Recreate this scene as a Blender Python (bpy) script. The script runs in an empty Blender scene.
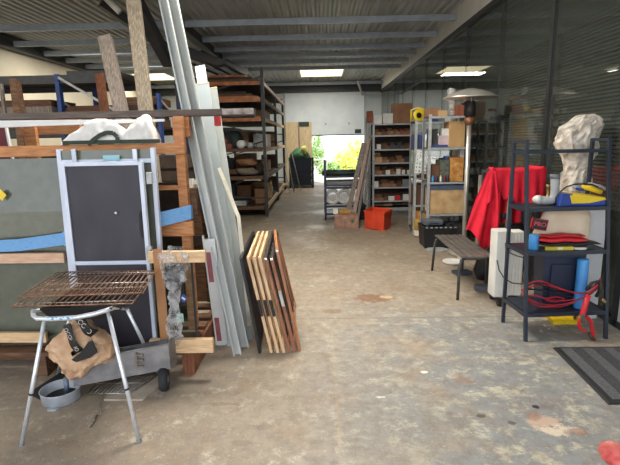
import bpy, bmesh, math, random
from mathutils import Vector, Matrix, noise as mnoise
random.seed(7)
S = bpy.context.scene
COL = S.collection
V = Vector
PI = math.pi
ZUP = V((0, 0, 1))

# ------------------------------------------------------------------ camera
CAM = V((0, 0, 1.6))
FPX = 466.0
PITCH, YAW, ROLL = math.radians(11.2), math.radians(1.2), math.radians(1.15)
fwd = V((-math.sin(YAW) * math.cos(PITCH), math.cos(YAW) * math.cos(PITCH), -math.sin(PITCH)))
r0 = V((math.cos(YAW), math.sin(YAW), 0))
u0 = r0.cross(fwd)
rgt = r0 * math.cos(ROLL) - u0 * math.sin(ROLL)
upv = u0 * math.cos(ROLL) + r0 * math.sin(ROLL)
cd = bpy.data.cameras.new('camera'); cam = bpy.data.objects.new('camera', cd); COL.objects.link(cam)
cam.matrix_world = Matrix(((rgt.x, upv.x, -fwd.x, CAM.x), (rgt.y, upv.y, -fwd.y, CAM.y), (rgt.z, upv.z, -fwd.z, CAM.z), (0, 0, 0, 1)))
cd.sensor_width = 36; cd.lens = FPX / 620 * 36; cd.clip_start = .05; cd.clip_end = 300
S.camera = cam

def ray(px, py):
    return rgt * ((px - 310) / FPX) - upv * ((py - 232.5) / FPX) + fwd
def at(px, py, Y):            # point of that sight line at depth Y
    d = ray(px, py); return CAM + d * (Y / d.y)
def gz(px, py, z=0.0):        # point of that sight line at height z
    d = ray(px, py); return CAM + d * ((z - CAM.z) / d.z)
def atx(px, py, X):
    d = ray(px, py); return CAM + d * (X / d.x)

# ------------------------------------------------------------------ materials
def lin(c):
    def f(v):
        v /= 255.0
        return v / 12.92 if v <= .04045 else ((v + .055) / 1.055) ** 2.4
    return (f(c[0]), f(c[1]), f(c[2]), 1)
MATS = {}
def mat(name, c, rough=.6, metal=0., c2=None, scale=8., stretch=(1, 1, 1), bump=0., spec=.5, detail=4., c3=None, sharp=(.35, .65)):
    if name in MATS: return MATS[name]
    m = bpy.data.materials.new(name); m.use_nodes = True
    nt = m.node_tree; N = nt.nodes; L = nt.links
    b = N['Principled BSDF']
    b.inputs['Base Color'].default_value = lin(c)
    b.inputs['Roughness'].default_value = rough
    b.inputs['Metallic'].default_value = metal
    b.inputs['Specular IOR Level'].default_value = spec
    if c2 is None: c2 = tuple(max(0, v * .86) for v in c)
    tc = N.new('ShaderNodeTexCoord'); mp = N.new('ShaderNodeMapping')
    mp.inputs['Scale'].default_value = stretch
    nz = N.new('ShaderNodeTexNoise'); nz.inputs['Scale'].default_value = scale; nz.inputs['Detail'].default_value = detail
    rp = N.new('ShaderNodeValToRGB')
    rp.color_ramp.elements[0].position = sharp[0]; rp.color_ramp.elements[0].color = lin(c2)
    rp.color_ramp.elements[1].position = sharp[1]; rp.color_ramp.elements[1].color = lin(c)
    if c3:
        e = rp.color_ramp.elements.new(min(.99, sharp[1] + .12)); e.color = lin(c3)
    L.new(tc.outputs['Object'], mp.inputs['Vector']); L.new(mp.outputs[0], nz.inputs['Vector'])
    L.new(nz.outputs[0], rp.inputs[0]); L.new(rp.outputs[0], b.inputs['Base Color'])
    if bump:
        bp = N.new('ShaderNodeBump'); bp.inputs['Strength'].default_value = bump; bp.inputs['Distance'].default_value = .01
        L.new(nz.outputs[0], bp.inputs['Height']); L.new(bp.outputs[0], b.inputs['Normal'])
    MATS[name] = m
    return m
def emis(name, c, s):
    m = bpy.data.materials.new(name); m.use_nodes = True
    b = m.node_tree.nodes['Principled BSDF']
    b.inputs['Base Color'].default_value = lin(c)
    b.inputs['Emission Color'].default_value = lin(c); b.inputs['Emission Strength'].default_value = s
    MATS[name] = m; return m
def glassy(name, tint, refl=.06, ior=1.6, rough=.0, diff=None, diffamt=0., var=.2):
    m = bpy.data.materials.new(name); m.use_nodes = True
    nt = m.node_tree; N = nt.nodes; L = nt.links
    N.remove(N['Principled BSDF']); out = N['Material Output']
    tr = N.new('ShaderNodeBsdfTransparent'); tr.inputs[0].default_value = lin(tint)
    gl = N.new('ShaderNodeBsdfGlossy'); gl.inputs['Roughness'].default_value = rough
    ge = N.new('ShaderNodeNewGeometry')            # Schlick reflectance, the same from both faces of the pane
    def mth(op, a, b=None):
        n = N.new('ShaderNodeMath'); n.operation = op
        for k, v in enumerate((a, b)):
            if v is None: continue
            if isinstance(v, (int, float)): n.inputs[k].default_value = v
            else: L.new(v, n.inputs[k])
        return n.outputs[0]
    vd = N.new('ShaderNodeVectorMath'); vd.operation = 'DOT_PRODUCT'
    L.new(ge.outputs['Normal'], vd.inputs[0]); L.new(ge.outputs['Incoming'], vd.inputs[1])
    rz = ((ior - 1) / (ior + 1)) ** 2
    refl_f = mth('ADD', mth('MULTIPLY', mth('POWER', mth('SUBTRACT', 1.0, mth('ABSOLUTE', vd.outputs['Value'])), 5.0), 1 - rz), rz)
    mx = N.new('ShaderNodeMixShader')
    src = tr.outputs[0]
    if diff:
        df = N.new('ShaderNodeBsdfDiffuse'); df.inputs[0].default_value = lin(diff)
        m0 = N.new('ShaderNodeMixShader'); m0.inputs[0].default_value = diffamt
        nz = N.new('ShaderNodeTexNoise'); nz.inputs['Scale'].default_value = 14
        mr = N.new('ShaderNodeMapRange'); mr.inputs[1].default_value = .35; mr.inputs[2].default_value = .65
        mr.inputs[3].default_value = max(0, diffamt - var); mr.inputs[4].default_value = min(1, diffamt + var)
        tc = N.new('ShaderNodeTexCoord'); L.new(tc.outputs['Object'], nz.inputs['Vector'])
        L.new(nz.outputs[0], mr.inputs[0]); L.new(mr.outputs[0], m0.inputs[0])
        L.new(tr.outputs[0], m0.inputs[1]); L.new(df.outputs[0], m0.inputs[2]); src = m0.outputs[0]
    L.new(refl_f, mx.inputs[0]); L.new(src, mx.inputs[1]); L.new(gl.outputs[0], mx.inputs[2])
    L.new(mx.outputs[0], out.inputs[0])
    MATS[name] = m; return m

wood_orange = mat('orange pine', (200, 140, 90), .7, c2=(168, 108, 66), scale=9, stretch=(1, 1, 6), bump=.1)
wood_orange_x = mat('orange pine lengthwise', (202, 142, 92), .7, c2=(172, 112, 68), scale=9, stretch=(1, 8, 8), bump=.1)
wood_pale = mat('pale pine', (222, 190, 148), .7, c2=(198, 160, 116), scale=9, stretch=(1, 7, 7), bump=.08)
wood_pink = mat('pinkish batten', (214, 178, 150), .7, c2=(192, 152, 124), scale=8, stretch=(1, 8, 8))
wood_grey = mat('weathered timber', (136, 124, 114), .85, c2=(98, 88, 80), scale=7, stretch=(11, 11, .45), bump=.3, c3=(172, 162, 150))
wood_tan = mat('weathered tan timber', (146, 134, 116), .85, c2=(106, 96, 82), scale=7, stretch=(11, 11, .45), bump=.3, c3=(184, 170, 142))
wood_brown = mat('brown timber', (112, 80, 54), .8, c2=(76, 52, 36), scale=8, stretch=(1, 6, 6), bump=.15)
wood_red = mat('red brown timber', (140, 88, 58), .8, c2=(104, 60, 38), scale=9, stretch=(6, 6, 1), bump=.2)
wood_dark = mat('dark timber', (66, 50, 38), .8, c2=(44, 34, 27), scale=8, bump=.1)
wood_light = mat('light beech', (230, 196, 154), .55, c2=(212, 170, 126), scale=10, stretch=(3, 3, .6))
wood_mahog = mat('mahogany varnish', (170, 114, 84), .45, c2=(132, 82, 58), scale=10, stretch=(3, 3, .6))
wood_amber = mat('amber varnish', (182, 122, 80), .4, c2=(148, 96, 62), scale=10, stretch=(3, 3, .6))
alu = mat('satin aluminium', (176, 182, 190), .38, .75, c2=(150, 156, 166), scale=20, stretch=(1, 1, .2))
alu_pale = mat('anodised frame', (206, 212, 224), .45, .2, c2=(190, 196, 210), scale=5)
galv = mat('galvanised steel', (194, 196, 190), .45, .15, c2=(178, 181, 177), scale=9, stretch=(1, 1, .3))
chrome = mat('chromed tube', (222, 225, 230), .36, .55, c2=(206, 209, 214), scale=30)
steel_worn = mat('worn cast steel', (146, 142, 140), .5, .25, c2=(114, 112, 112), scale=9, c3=(166, 160, 152), bump=.1)
zinc = mat('zinc pan', (192, 198, 204), .4, .3, c2=(166, 173, 180), scale=14)
rusty = mat('rusty wire', (158, 118, 92), .6, .25, c2=(104, 72, 54), scale=25, c3=(206, 186, 160))
wire_bright = mat('bright wire', (196, 192, 184), .3, .8, c2=(160, 152, 140), scale=30)
black_panel = mat('charcoal board', (58, 54, 62), .55, c2=(44, 42, 50), scale=5, stretch=(1, 1, .6), detail=8, c3=(78, 74, 80))
black = mat('black plastic', (26, 26, 28), .45)
black_metal = mat('blue black metal', (38, 46, 58), .42, c2=(32, 39, 50), scale=20)
anth = mat('anthracite paint', (58, 60, 62), .5, c2=(48, 50, 52), scale=15)
rack_steel = mat('dark rack steel', (52, 50, 48), .55, c2=(38, 36, 35), scale=12, c3=(86, 80, 74))
rack_orange = mat('orange rack beam', (186, 112, 46), .5, c2=(140, 80, 36), scale=10)
rack_blue = mat('blue rack post', (36, 66, 128), .5, c2=(28, 48, 96), scale=10)
shelf_grey = mat('grey shelf steel', (178, 181, 178), .45, .1, c2=(154, 157, 156), scale=14)
shelf_dark = mat('dark shelf board', (72, 70, 66), .6, c2=(54, 52, 50), scale=8)
rubber = mat('black rubber', (34, 34, 36), .7)
white_panel = mat('white laminate', (226, 226, 224), .4, c2=(214, 214, 212), scale=4)
white_enamel = mat('white enamel', (228, 226, 218), .35, c2=(216, 214, 206), scale=5)
white_bag = mat('white woven fabric', (232, 228, 222), .8, c2=(212, 206, 200), scale=14, bump=.2)
green_band = mat('dark green webbing', (54, 64, 52), .8)
kraft = mat('kraft paper', (204, 170, 136), .7, c2=(178, 140, 106), scale=12, bump=.5, detail=6)
carton_tan = mat('tan carton', (196, 158, 108), .75, c2=(180, 142, 94), scale=5)
carton_brown = mat('brown carton', (150, 108, 74), .75, c2=(128, 90, 60), scale=5)
carton_dark = mat('dark brown carton', (112, 78, 54), .75, c2=(90, 62, 44), scale=5)
carton_red = mat('reddish carton', (158, 92, 66), .75, c2=(134, 74, 52), scale=6)
carton_orange = mat('printed orange carton', (208, 154, 84), .6, c2=(176, 108, 48), scale=16, c3=(232, 204, 140))
carton_white = mat('white carton', (222, 220, 212), .7, c2=(206, 202, 194), scale=6)
tape_brown = mat('brown tape', (172, 124, 82), .35, c2=(156, 108, 70), scale=6)
blue_strap = mat('blue webbing', (118, 168, 212), .6, c2=(96, 148, 198), scale=30, stretch=(1, 1, 8))
yellow = mat('yellow plastic', (238, 206, 44), .4, c2=(226, 190, 30), scale=5)
blue = mat('blue plastic', (40, 72, 158), .4, c2=(34, 62, 140), scale=5)
lightblue = mat('light blue plastic', (70, 146, 206), .45, c2=(58, 130, 192), scale=6)
navy = mat('navy plastic', (34, 44, 66), .45, c2=(28, 36, 56), scale=6)
red = mat('red plastic', (206, 42, 48), .45, c2=(186, 32, 40), scale=8)
red_cloth = mat('red cloth', (222, 26, 52), .85, c2=(204, 18, 44), scale=10, bump=.15)
red_crate = mat('red crate plastic', (222, 78, 46), .45, c2=(206, 64, 38), scale=6)
maroon = mat('maroon board', (112, 34, 46), .6)
pink_strip = mat('faded red strip', (164, 96, 106), .6, c2=(146, 80, 90), scale=12)
teal = mat('turquoise plastic', (70, 170, 170), .5)
green_junk = mat('green netting', (66, 118, 76), .7, c2=(44, 84, 56), scale=10, c3=(150, 178, 120))
dark_green = mat('dark green plastic', (46, 62, 58), .6, c2=(38, 50, 48), scale=6)
mullion_m = mat('dark mullion paint', (34, 37, 37), .5)
grey_pl = mat('grey plastic', (128, 130, 132), .5)
pvc = mat('grey pipe plastic', (172, 172, 170), .4, c2=(158, 158, 156), scale=6)
cream = mat('cream wall paint', (226, 216, 192), .8, c2=(216, 205, 180), scale=2)
back_paint = mat('grey cladding', (200, 208, 208), .6, c2=(186, 196, 198), scale=2)
door_paint = mat('sectional door skin', (222, 230, 234), .5, c2=(212, 221, 227), scale=3)
roof_sheet = mat('olive roof sheet', (192, 198, 200), .45, .0, c2=(178, 185, 188), scale=3, stretch=(3, .4, 1))
purlin_m = mat('grey purlin paint', (172, 182, 194), .4, .1, c2=(156, 166, 178), scale=8)
fascia_m = mat('pale fascia', (232, 231, 224), .6, c2=(222, 221, 214), scale=4)
ply = mat('plywood', (214, 194, 158), .7, c2=(196, 172, 134), scale=6, stretch=(4, 4, .8))
concrete_out = mat('outside concrete', (176, 172, 164), .9, c2=(150, 146, 138), scale=1.5)
dark_room = mat('dark office wall', (84, 84, 82), .8)
blind_m = mat('grey blind slat', (176, 176, 168), .5)
stone_m = mat('brick', (150, 92, 74), .9, c2=(120, 72, 58), scale=14)
leaf_y = mat('yellow green leaf', (226, 228, 120), .6, c2=(196, 206, 84), scale=6)
leaf_g = mat('green leaf', (168, 196, 120), .6, c2=(130, 166, 88), scale=6)
glass_green = glassy('green sheet glass', (150, 166, 150), ior=1.6, diff=(140, 142, 124), diffamt=.42, var=.04)
glass_wall = glassy('partition glass', (206, 212, 208), ior=1.7, diff=(150, 154, 146), diffamt=.09, var=.02)
poly_wrap = glassy('bubble wrap', (244, 240, 234), ior=1.35, rough=.2, diff=(240, 230, 216), diffamt=.55)
film = glassy('stretch film', (244, 244, 242), ior=1.35, rough=.1, diff=(240, 238, 236), diffamt=.3)
glass_clear = glassy('clear sheet glass', (228, 234, 230), ior=1.5)
clear_pl = glassy('clear plastic', (236, 236, 232), ior=1.3, rough=.15, diff=(220, 218, 210), diffamt=.4)

# ------------------------------------------------------------------ mesh builder
class MB:
    def __init__(s): s.bm = bmesh.new(); s.mi = 0
    def _f(s, vs):
        try:
            f = s.bm.faces.new(vs); f.material_index = s.mi; return f
        except ValueError: return None
    def hexa(s, p):           # 8 points: bottom loop, top loop
        v = [s.bm.verts.new(q) for q in p]
        for q in ((3, 2, 1, 0), (4, 5, 6, 7), (0, 1, 5, 4), (1, 2, 6, 5), (2, 3, 7, 6), (3, 0, 4, 7)): s._f([v[i] for i in q])
        return s
    def box(s, x0, x1, y0, y1, z0, z1):
        return s.hexa([(x0, y0, z0), (x1, y0, z0), (x1, y1, z0), (x0, y1, z0), (x0, y0, z1), (x1, y0, z1), (x1, y1, z1), (x0, y1, z1)])
    def obox(s, c, size, rz=0., m=None):
        m = m or Matrix.Rotation(rz, 3, 'Z'); h = [a / 2 for a in size]; c = V(c)
        return s.hexa([c + m @ V((sx * h[0], sy * h[1], sz * h[2])) for sz in (-1, 1) for sx, sy in ((-1, -1), (1, -1), (1, 1), (-1, 1))])
    def bar(s, p0, p1, w, h, up=ZUP, side=None):
        p0, p1 = V(p0), V(p1); d = (p1 - p0).normalized()
        a = side.normalized() if side else d.cross(up).normalized()
        b = a.cross(d).normalized(); a = d.cross(b).normalized()
        q = [(-w / 2, -h / 2), (w / 2, -h / 2), (w / 2, h / 2), (-w / 2, h / 2)]
        return s.hexa([p0 + a * i + b * j for i, j in q] + [p1 + a * i + b * j for i, j in q])
    def sweep(s, prof, p0, p1, up=ZUP, side=None, closed=True):
        p0, p1 = V(p0), V(p1); d = (p1 - p0).normalized()
        a = side.normalized() if side else d.cross(up).normalized()
        b = a.cross(d).normalized()
        A = [s.bm.verts.new(p0 + a * i + b * j) for i, j in prof]; B = [s.bm.verts.new(p1 + a * i + b * j) for i, j in prof]
        n = len(prof)
        for i in range(n if closed else n - 1): s._f([A[i], A[(i + 1) % n], B[(i + 1) % n], B[i]])
        if closed: s._f(A[::-1]); s._f(B)
        return s
    def tube(s, pts, r, seg=8, closed=False, radii=None):
        pts = [V(p) for p in pts]; n = len(pts); rings = []
        prev = None
        for i, p in enumerate(pts):
            if closed: t = pts[(i + 1) % n] - pts[i - 1]
            else: t = pts[min(i + 1, n - 1)] - pts[max(i - 1, 0)]
            t.normalize()
            if prev is None: a = t.orthogonal().normalized()
            else:
                a = prev - t * prev.dot(t)
                a = a.normalized() if a.length > 1e-6 else t.orthogonal().normalized()
            prev = a; b = t.cross(a); rr = radii[i] if radii else r
            rings.append([s.bm.verts.new(p + (a * math.cos(2 * PI * k / seg) + b * math.sin(2 * PI * k / seg)) * rr) for k in range(seg)])
        for i in range(n if closed else n - 1):
            A, B = rings[i], rings[(i + 1) % n]
            for k in range(seg): s._f([A[k], A[(k + 1) % seg], B[(k + 1) % seg], B[k]])
        if not closed: s._f(rings[0][::-1]); s._f(rings[-1])
        return s
    def lathe(s, prof, c=(0, 0, 0), seg=20, m=None, sx=1., sy=1.):
        m = m or Matrix.Identity(3); c = V(c); rings = []
        for r, z in prof:
            rings.append([s.bm.verts.new(c + m @ V((r * sx * math.cos(2 * PI * k / seg), r * sy * math.sin(2 * PI * k / seg), z))) for k in range(seg)])
        for A, B in zip(rings, rings[1:]):
            for k in range(seg): s._f([A[k], A[(k + 1) % seg], B[(k + 1) % seg], B[k]])
        s._f(rings[0][::-1]); s._f(rings[-1])
        return s
    def prism(s, poly, off):  # world polygon extruded by an offset vector
        A = [s.bm.verts.new(V(p)) for p in poly]; B = [s.bm.verts.new(V(p) + V(off)) for p in poly]
        n = len(poly); s._f(A); s._f(B[::-1])
        for i in range(n): s._f([A[i], B[i], B[(i + 1) % n], A[(i + 1) % n]])
        return s
    def pxprism(s, pts, Y, dep): # outline standing at depth Y with its thickness
        return s.prism([at(x, y, Y) for x, y in pts], (0, dep, 0))
    def grid(s, nu, nv, fn):
        g = [[s.bm.verts.new(fn(i / nu, j / nv)) for j in range(nv + 1)] for i in range(nu + 1)]
        for i in range(nu):
            for j in range(nv): s._f([g[i][j], g[i + 1][j], g[i + 1][j + 1], g[i][j + 1]])
        return s
    def blob(s, rings, seg=18, amp=0., fs=6., cap=True): # rings: (center, rx, ry)
        R = []
        for c, rx, ry in rings:
            c = V(c); row = []
            for k in range(seg):
                a = 2 * PI * k / seg; p = c + V((rx * math.cos(a), ry * math.sin(a), 0))
                if amp: p += mnoise.noise_vector(p * fs) * amp
                row.append(s.bm.verts.new(p))
            R.append(row)
        for A, B in zip(R, R[1:]):
            for k in range(seg): s._f([A[k], A[(k + 1) % seg], B[(k + 1) % seg], B[k]])
        if cap: s._f(R[0][::-1]); s._f(R[-1])
        return s
    def build(s, name, mats, parent=None, bevel=0., smooth=False, local=False, solid=0., sub=0):
        bm = s.bm
        bmesh.ops.recalc_face_normals(bm, faces=bm.faces)
        if parent is None:
            if local: org = V((0, 0, 0))
            else:
                xs = [v.co for v in bm.verts]
                org = V(((min(p.x for p in xs) + max(p.x for p in xs)) / 2, (min(p.y for p in xs) + max(p.y for p in xs)) / 2, min(p.z for p in xs)))
        else:
            org = V((0, 0, 0)); q = parent
            if not local:
                while q is not None: org += q.location; q = q.parent
        bmesh.ops.translate(bm, verts=bm.verts, vec=-org)
        me = bpy.data.meshes.new(name); bm.to_mesh(me); bm.free()
        for m in (mats if isinstance(mats, (list, tuple)) else [mats]): me.materials.append(m)
        if smooth:
            for p in me.polygons: p.use_smooth = True
        o = bpy.data.objects.new(name, me); COL.objects.link(o)
        if parent is None: o.location = org
        else: o.parent = parent
        if solid:
            md = o.modifiers.new('solid', 'SOLIDIFY'); md.thickness = solid; md.offset = 0
        if bevel:
            md = o.modifiers.new('bevel', 'BEVEL'); md.width = bevel; md.segments = 2; md.limit_method = 'ANGLE'
        if sub:
            md = o.modifiers.new('sub', 'SUBSURF'); md.levels = md.render_levels = sub
        return o

LABELS = {}
def tag(o, label, cat, group=None, kind=None):
    if label in LABELS: print('DUPLICATE LABEL', label)
    LABELS[label] = 1
    o['label'] = label; o['category'] = cat
    if group: o['group'] = group
    if kind: o['kind'] = kind
    return o
def thing(name, label, cat, loc=(0, 0, 0), group=None, rz=0.):
    o = bpy.data.objects.new(name, None); COL.objects.link(o); o.location = loc; o.rotation_euler.z = rz
    o.empty_display_size = .1
    return tag(o, label, cat, group)
def struct(o):
    o['kind'] = 'structure'; return o
def dup(root, loc, label, group=None, rot=None):
    r = root.copy(); COL.objects.link(r); r.location = loc
    if rot: r.rotation_euler = rot
    tag(r, label, root['category'], group or root.get('group'))
    for ch in list(root.children):
        c = ch.copy(); COL.objects.link(c); c.parent = r
        for g in list(ch.children):
            d = g.copy(); COL.objects.link(d); d.parent = c
    return r
def text_mesh(body, size, ext=.0005):
    cu = bpy.data.curves.new('t', 'FONT'); cu.body = body; cu.size = size; cu.extrude = ext
    cu.align_x = 'CENTER'; cu.align_y = 'CENTER'
    to = bpy.data.objects.new('t', cu); COL.objects.link(to)
    dg = bpy.context.evaluated_depsgraph_get(); dg.update()
    me = bpy.data.meshes.new_from_object(to.evaluated_get(dg))
    bpy.data.objects.remove(to); bpy.data.curves.remove(cu)
    return me
def lettering(name, body, size, c, xdir, ydir, m, parent, stretch=1.):
    """raised letters on a surface, centred at c, reading along xdir"""
    me = text_mesh(body, size); x = V(xdir).normalized(); n = x.cross(V(ydir)).normalized(); y = n.cross(x)
    org = V((0, 0, 0)); q = parent
    while q is not None: org += q.location; q = q.parent
    M = Matrix(((x.x * stretch, y.x, n.x, c[0] - org.x), (x.y * stretch, y.y, n.y, c[1] - org.y), (x.z * stretch, y.z, n.z, c[2] - org.z), (0, 0, 0, 1)))
    me.transform(M); me.materials.clear(); me.materials.append(m)
    o = bpy.data.objects.new(name, me); COL.objects.link(o); o.parent = parent
    return o

# ================================================================== SETTING
D = 19.0          # back wall
XR = 2.5          # glazed partition
XL = -6.5
ZC = 3.87
FRONT = -1.2
def floor_mat():
    m = bpy.data.materials.new('worn concrete floor'); m.use_nodes = True
    nt = m.node_tree; N = nt.nodes; L = nt.links; b = N['Principled BSDF']
    tc = N.new('ShaderNodeTexCoord')
    def nz(sc, det=6, stretch=(1, 1, 1), rough=.6):
        mp = N.new('ShaderNodeMapping'); mp.inputs['Scale'].default_value = stretch
        L.new(tc.outputs['Object'], mp.inputs[0])
        n = N.new('ShaderNodeTexNoise'); n.inputs['Scale'].default_value = sc; n.inputs['Detail'].default_value = det; n.inputs['Roughness'].default_value = rough
        L.new(mp.outputs[0], n.inputs['Vector']); return n.outputs[0]
    def mr(v, a, b_, c=0., d=1.):
        n = N.new('ShaderNodeMapRange'); n.inputs[1].default_value = a; n.inputs[2].default_value = b_; n.inputs[3].default_value = c; n.inputs[4].default_value = d
        L.new(v, n.inputs[0]); return n.outputs[0]
    def ma(op, a, b_):
        n = N.new('ShaderNodeMath'); n.operation = op; n.use_clamp = op in ('ADD', 'MULTIPLY')
        for k, v in enumerate((a, b_)):
            if isinstance(v, (int, float)): n.inputs[k].default_value = v
            else: L.new(v, n.inputs[k])
        return n.outputs[0]
    def mix(f, a, b_):
        n = N.new('ShaderNodeMix'); n.data_type = 'RGBA'
        if isinstance(f, (int, float)): n.inputs[0].default_value = f
        else: L.new(f, n.inputs[0])
        for k, v in ((6, a), (7, b_)):
            if isinstance(v, tuple): n.inputs[k].default_value = lin(v)
            else: L.new(v, n.inputs[k])
        return n.outputs[2]
    sx = N.new('ShaderNodeSeparateXYZ'); L.new(tc.outputs['Object'], sx.inputs[0])
    X, Y = sx.outputs[0], sx.outputs[1]
    big = nz(.55, 5); mid = nz(2.2, 8); fine = nz(14, 8, rough=.7); spk = nz(60, 3)
    base = mix(mr(big, .35, .65), (172, 156, 134), (152, 138, 120))
    base = mix(mr(mid, .4, .7, 0, .55), base, (186, 168, 146))
    # grey floor paint left in the traffic lane on the right, scratched through in streaks
    lane = ma('MULTIPLY', mr(X, -.35, .75), mr(Y, 4.7, 3.7))
    lane = ma('MULTIPLY', lane, mr(nz(1.1, 6), .36, .5))
    base = mix(ma('MULTIPLY', lane, .85), base, (138, 143, 144))
    streak = mr(nz(5.0, 10, (1., 1.35, 1), .78), .52, .58)
    base = mix(ma('MULTIPLY', ma('MULTIPLY', lane, streak), .9), base, (200, 192, 168))
    wornp = mr(nz(1.7, 7, (1, 1, 1), .65), .6, .68)
    base = mix(ma('MULTIPLY', wornp, .5), base, (196, 180, 150))
    base = mix(ma('MULTIPLY', mr(X, .1, -.9, 0, .55), mr(Y, 4.6, 3.4)), base, (132, 118, 102))  # left foreground darkened in the colour, painting the shade around the barbecue
    # darker brown tone with distance down the hall
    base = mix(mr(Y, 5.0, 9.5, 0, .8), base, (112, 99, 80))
    grime = mr(nz(1.3, 9, (1.6, 1, 1), .7), .56, .72)
    base = mix(ma('MULTIPLY', grime, .6), base, (112, 102, 92))
    base = mix(mr(nz(5.5, 9, (1, 1.5, 1), .75), .5, .72, 0, .45), base, (120, 110, 100))
    base = mix(mr(nz(4.1, 9, (1.7, 1, 1), .75), .56, .7, 0, .5), base, (198, 188, 168))
    base = mix(mr(nz(2.9, 10, (1, 1, 1), .75), .52, .66, 0, .45), base, (158, 124, 92))
    base = mix(mr(nz(7.5, 10, (1, 1, 1), .8), .52, .6, 0, .5), base, (126, 116, 106))
    base = mix(mr(nz(6.3, 10, (1, 1, 1), .8), .55, .62, 0, .55), base, (206, 194, 172))
    base = mix(mr(fine, .42, .7, 0, .5), base, (108, 98, 88))
    jn = N.new('ShaderNodeMath'); jn.operation = 'COMPARE'; L.new(X, jn.inputs[0]); jn.inputs[1].default_value = .09; jn.inputs[2].default_value = .008
    base = mix(ma('MULTIPLY', jn.outputs[0], ma('MULTIPLY', mr(nz(6, 6), .45, .6), .28)), base, (192, 160, 116))
    jn = N.new('ShaderNodeMath'); jn.operation = 'COMPARE'; L.new(Y, jn.inputs[0]); jn.inputs[1].default_value = 4.02; jn.inputs[2].default_value = .012
    base = mix(ma('MULTIPLY', jn.outputs[0], mr(nz(5, 6), .38, .55, 0, .6)), base, (112, 108, 100))
    base = mix(mr(spk, .62, .7, 0, .5), base, (216, 208, 192))
    # torn-off coating and rust stains, each with its own shape
    wob = nz(13, 8, rough=.7)
    for (px, py, rx, ry, c, k) in [(374, 298, .19, .13, (132, 92, 66), .8), (333, 311, .09, .06, (132, 98, 74), .7), (462, 380, .075, .065, (148, 118, 96), .6),
                                   (386, 297, .07, .05, (206, 176, 140), .9), (545, 422, .09, .07, (196, 168, 146), .95), (560, 430, .10, .05, (214, 196, 172), .95), (575, 432, .07, .035, (150, 114, 96), .7), (533, 416, .05, .045, (158, 120, 102), .7),
                                   (424, 372, .028, .018, (228, 224, 212), .95), (512, 423, .03, .02, (86, 66, 58), .8), (481, 416, .025, .02, (84, 66, 58), .8), (536, 407, .02, .016, (40, 38, 38), .9),
                                   (240, 443, .07, .03, (108, 94, 82), .35), (222, 404, .16, .02, (112, 98, 84), .4), (264, 427, .06, .03, (104, 90, 78), .3), (380, 397, .03, .012, (232, 228, 220), .9), (333, 413, .016, .012, (226, 218, 204), .9)]:
        p = gz(px, py)
        a = ma('DIVIDE', ma('SUBTRACT', X, p.x), rx); c_ = ma('DIVIDE', ma('SUBTRACT', Y, p.y), ry)
        n1 = N.new('ShaderNodeMath'); n1.operation = 'POWER'; L.new(a, n1.inputs[0]); n1.inputs[1].default_value = 2
        n2 = N.new('ShaderNodeMath'); n2.operation = 'POWER'; L.new(c_, n2.inputs[0]); n2.inputs[1].default_value = 2
        sm = N.new('ShaderNodeMath'); sm.operation = 'ADD'; L.new(n1.outputs[0], sm.inputs[0]); L.new(n2.outputs[0], sm.inputs[1])
        wv = N.new('ShaderNodeMath'); wv.operation = 'MULTIPLY_ADD'; L.new(wob, wv.inputs[0]); wv.inputs[1].default_value = 7.; wv.inputs[2].default_value = -3.4
        s2 = N.new('ShaderNodeMath'); s2.operation = 'ADD'; L.new(sm.outputs[0], s2.inputs[0]); L.new(wv.outputs[0], s2.inputs[1])
        base = mix(mr(s2.outputs[0], 1.3, .6, 0, k), base, c)
    L.new(base, b.inputs['Base Color'])
    wet = mr(nz(.9, 4), .5, .62)
    L.new(mr(wet, 0, 1, .62, .36), b.inputs['Roughness'])
    b.inputs['Specular IOR Level'].default_value = .45
    bp = N.new('ShaderNodeBump'); bp.inputs['Strength'].default_value = .25; bp.inputs['Distance'].default_value = .006
    L.new(fine, bp.inputs['Height']); L.new(bp.outputs[0], b.inputs['Normal'])
    return m
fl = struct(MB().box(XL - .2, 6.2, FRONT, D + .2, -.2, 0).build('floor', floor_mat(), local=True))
struct(MB().box(-30, 30, D + .2, 60, -.25, -.02).box(-30, 30, -30, FRONT, -.25, -.02).build('ground', concrete_out, local=True))
struct(MB().box(XL - .15, XL, FRONT, D, 0, ZC).build('wall_left', cream, local=True))
wb = MB().box(XL - .15, -1.32, D, D + .2, 0, ZC + .1).box(1.87, 6.2, D, D + .2, 0, ZC + .1).box(-1.32, 1.87, D, D + .2, 3.45, ZC + .1)
x = XL
while x < 6.1:                                   # standing seams of the cladding
    if not -1.5 < x < 1.9: wb.box(x, x + .03, D - .025, D, 0, 3.3)
    x += .45
wb = struct(wb.build('wall_back', back_paint, local=True))
MB().box(XL, XR, D - .22, D - .03, 3.42, 3.72).build('lintel_beam', anth, wb, bevel=.01)
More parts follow.
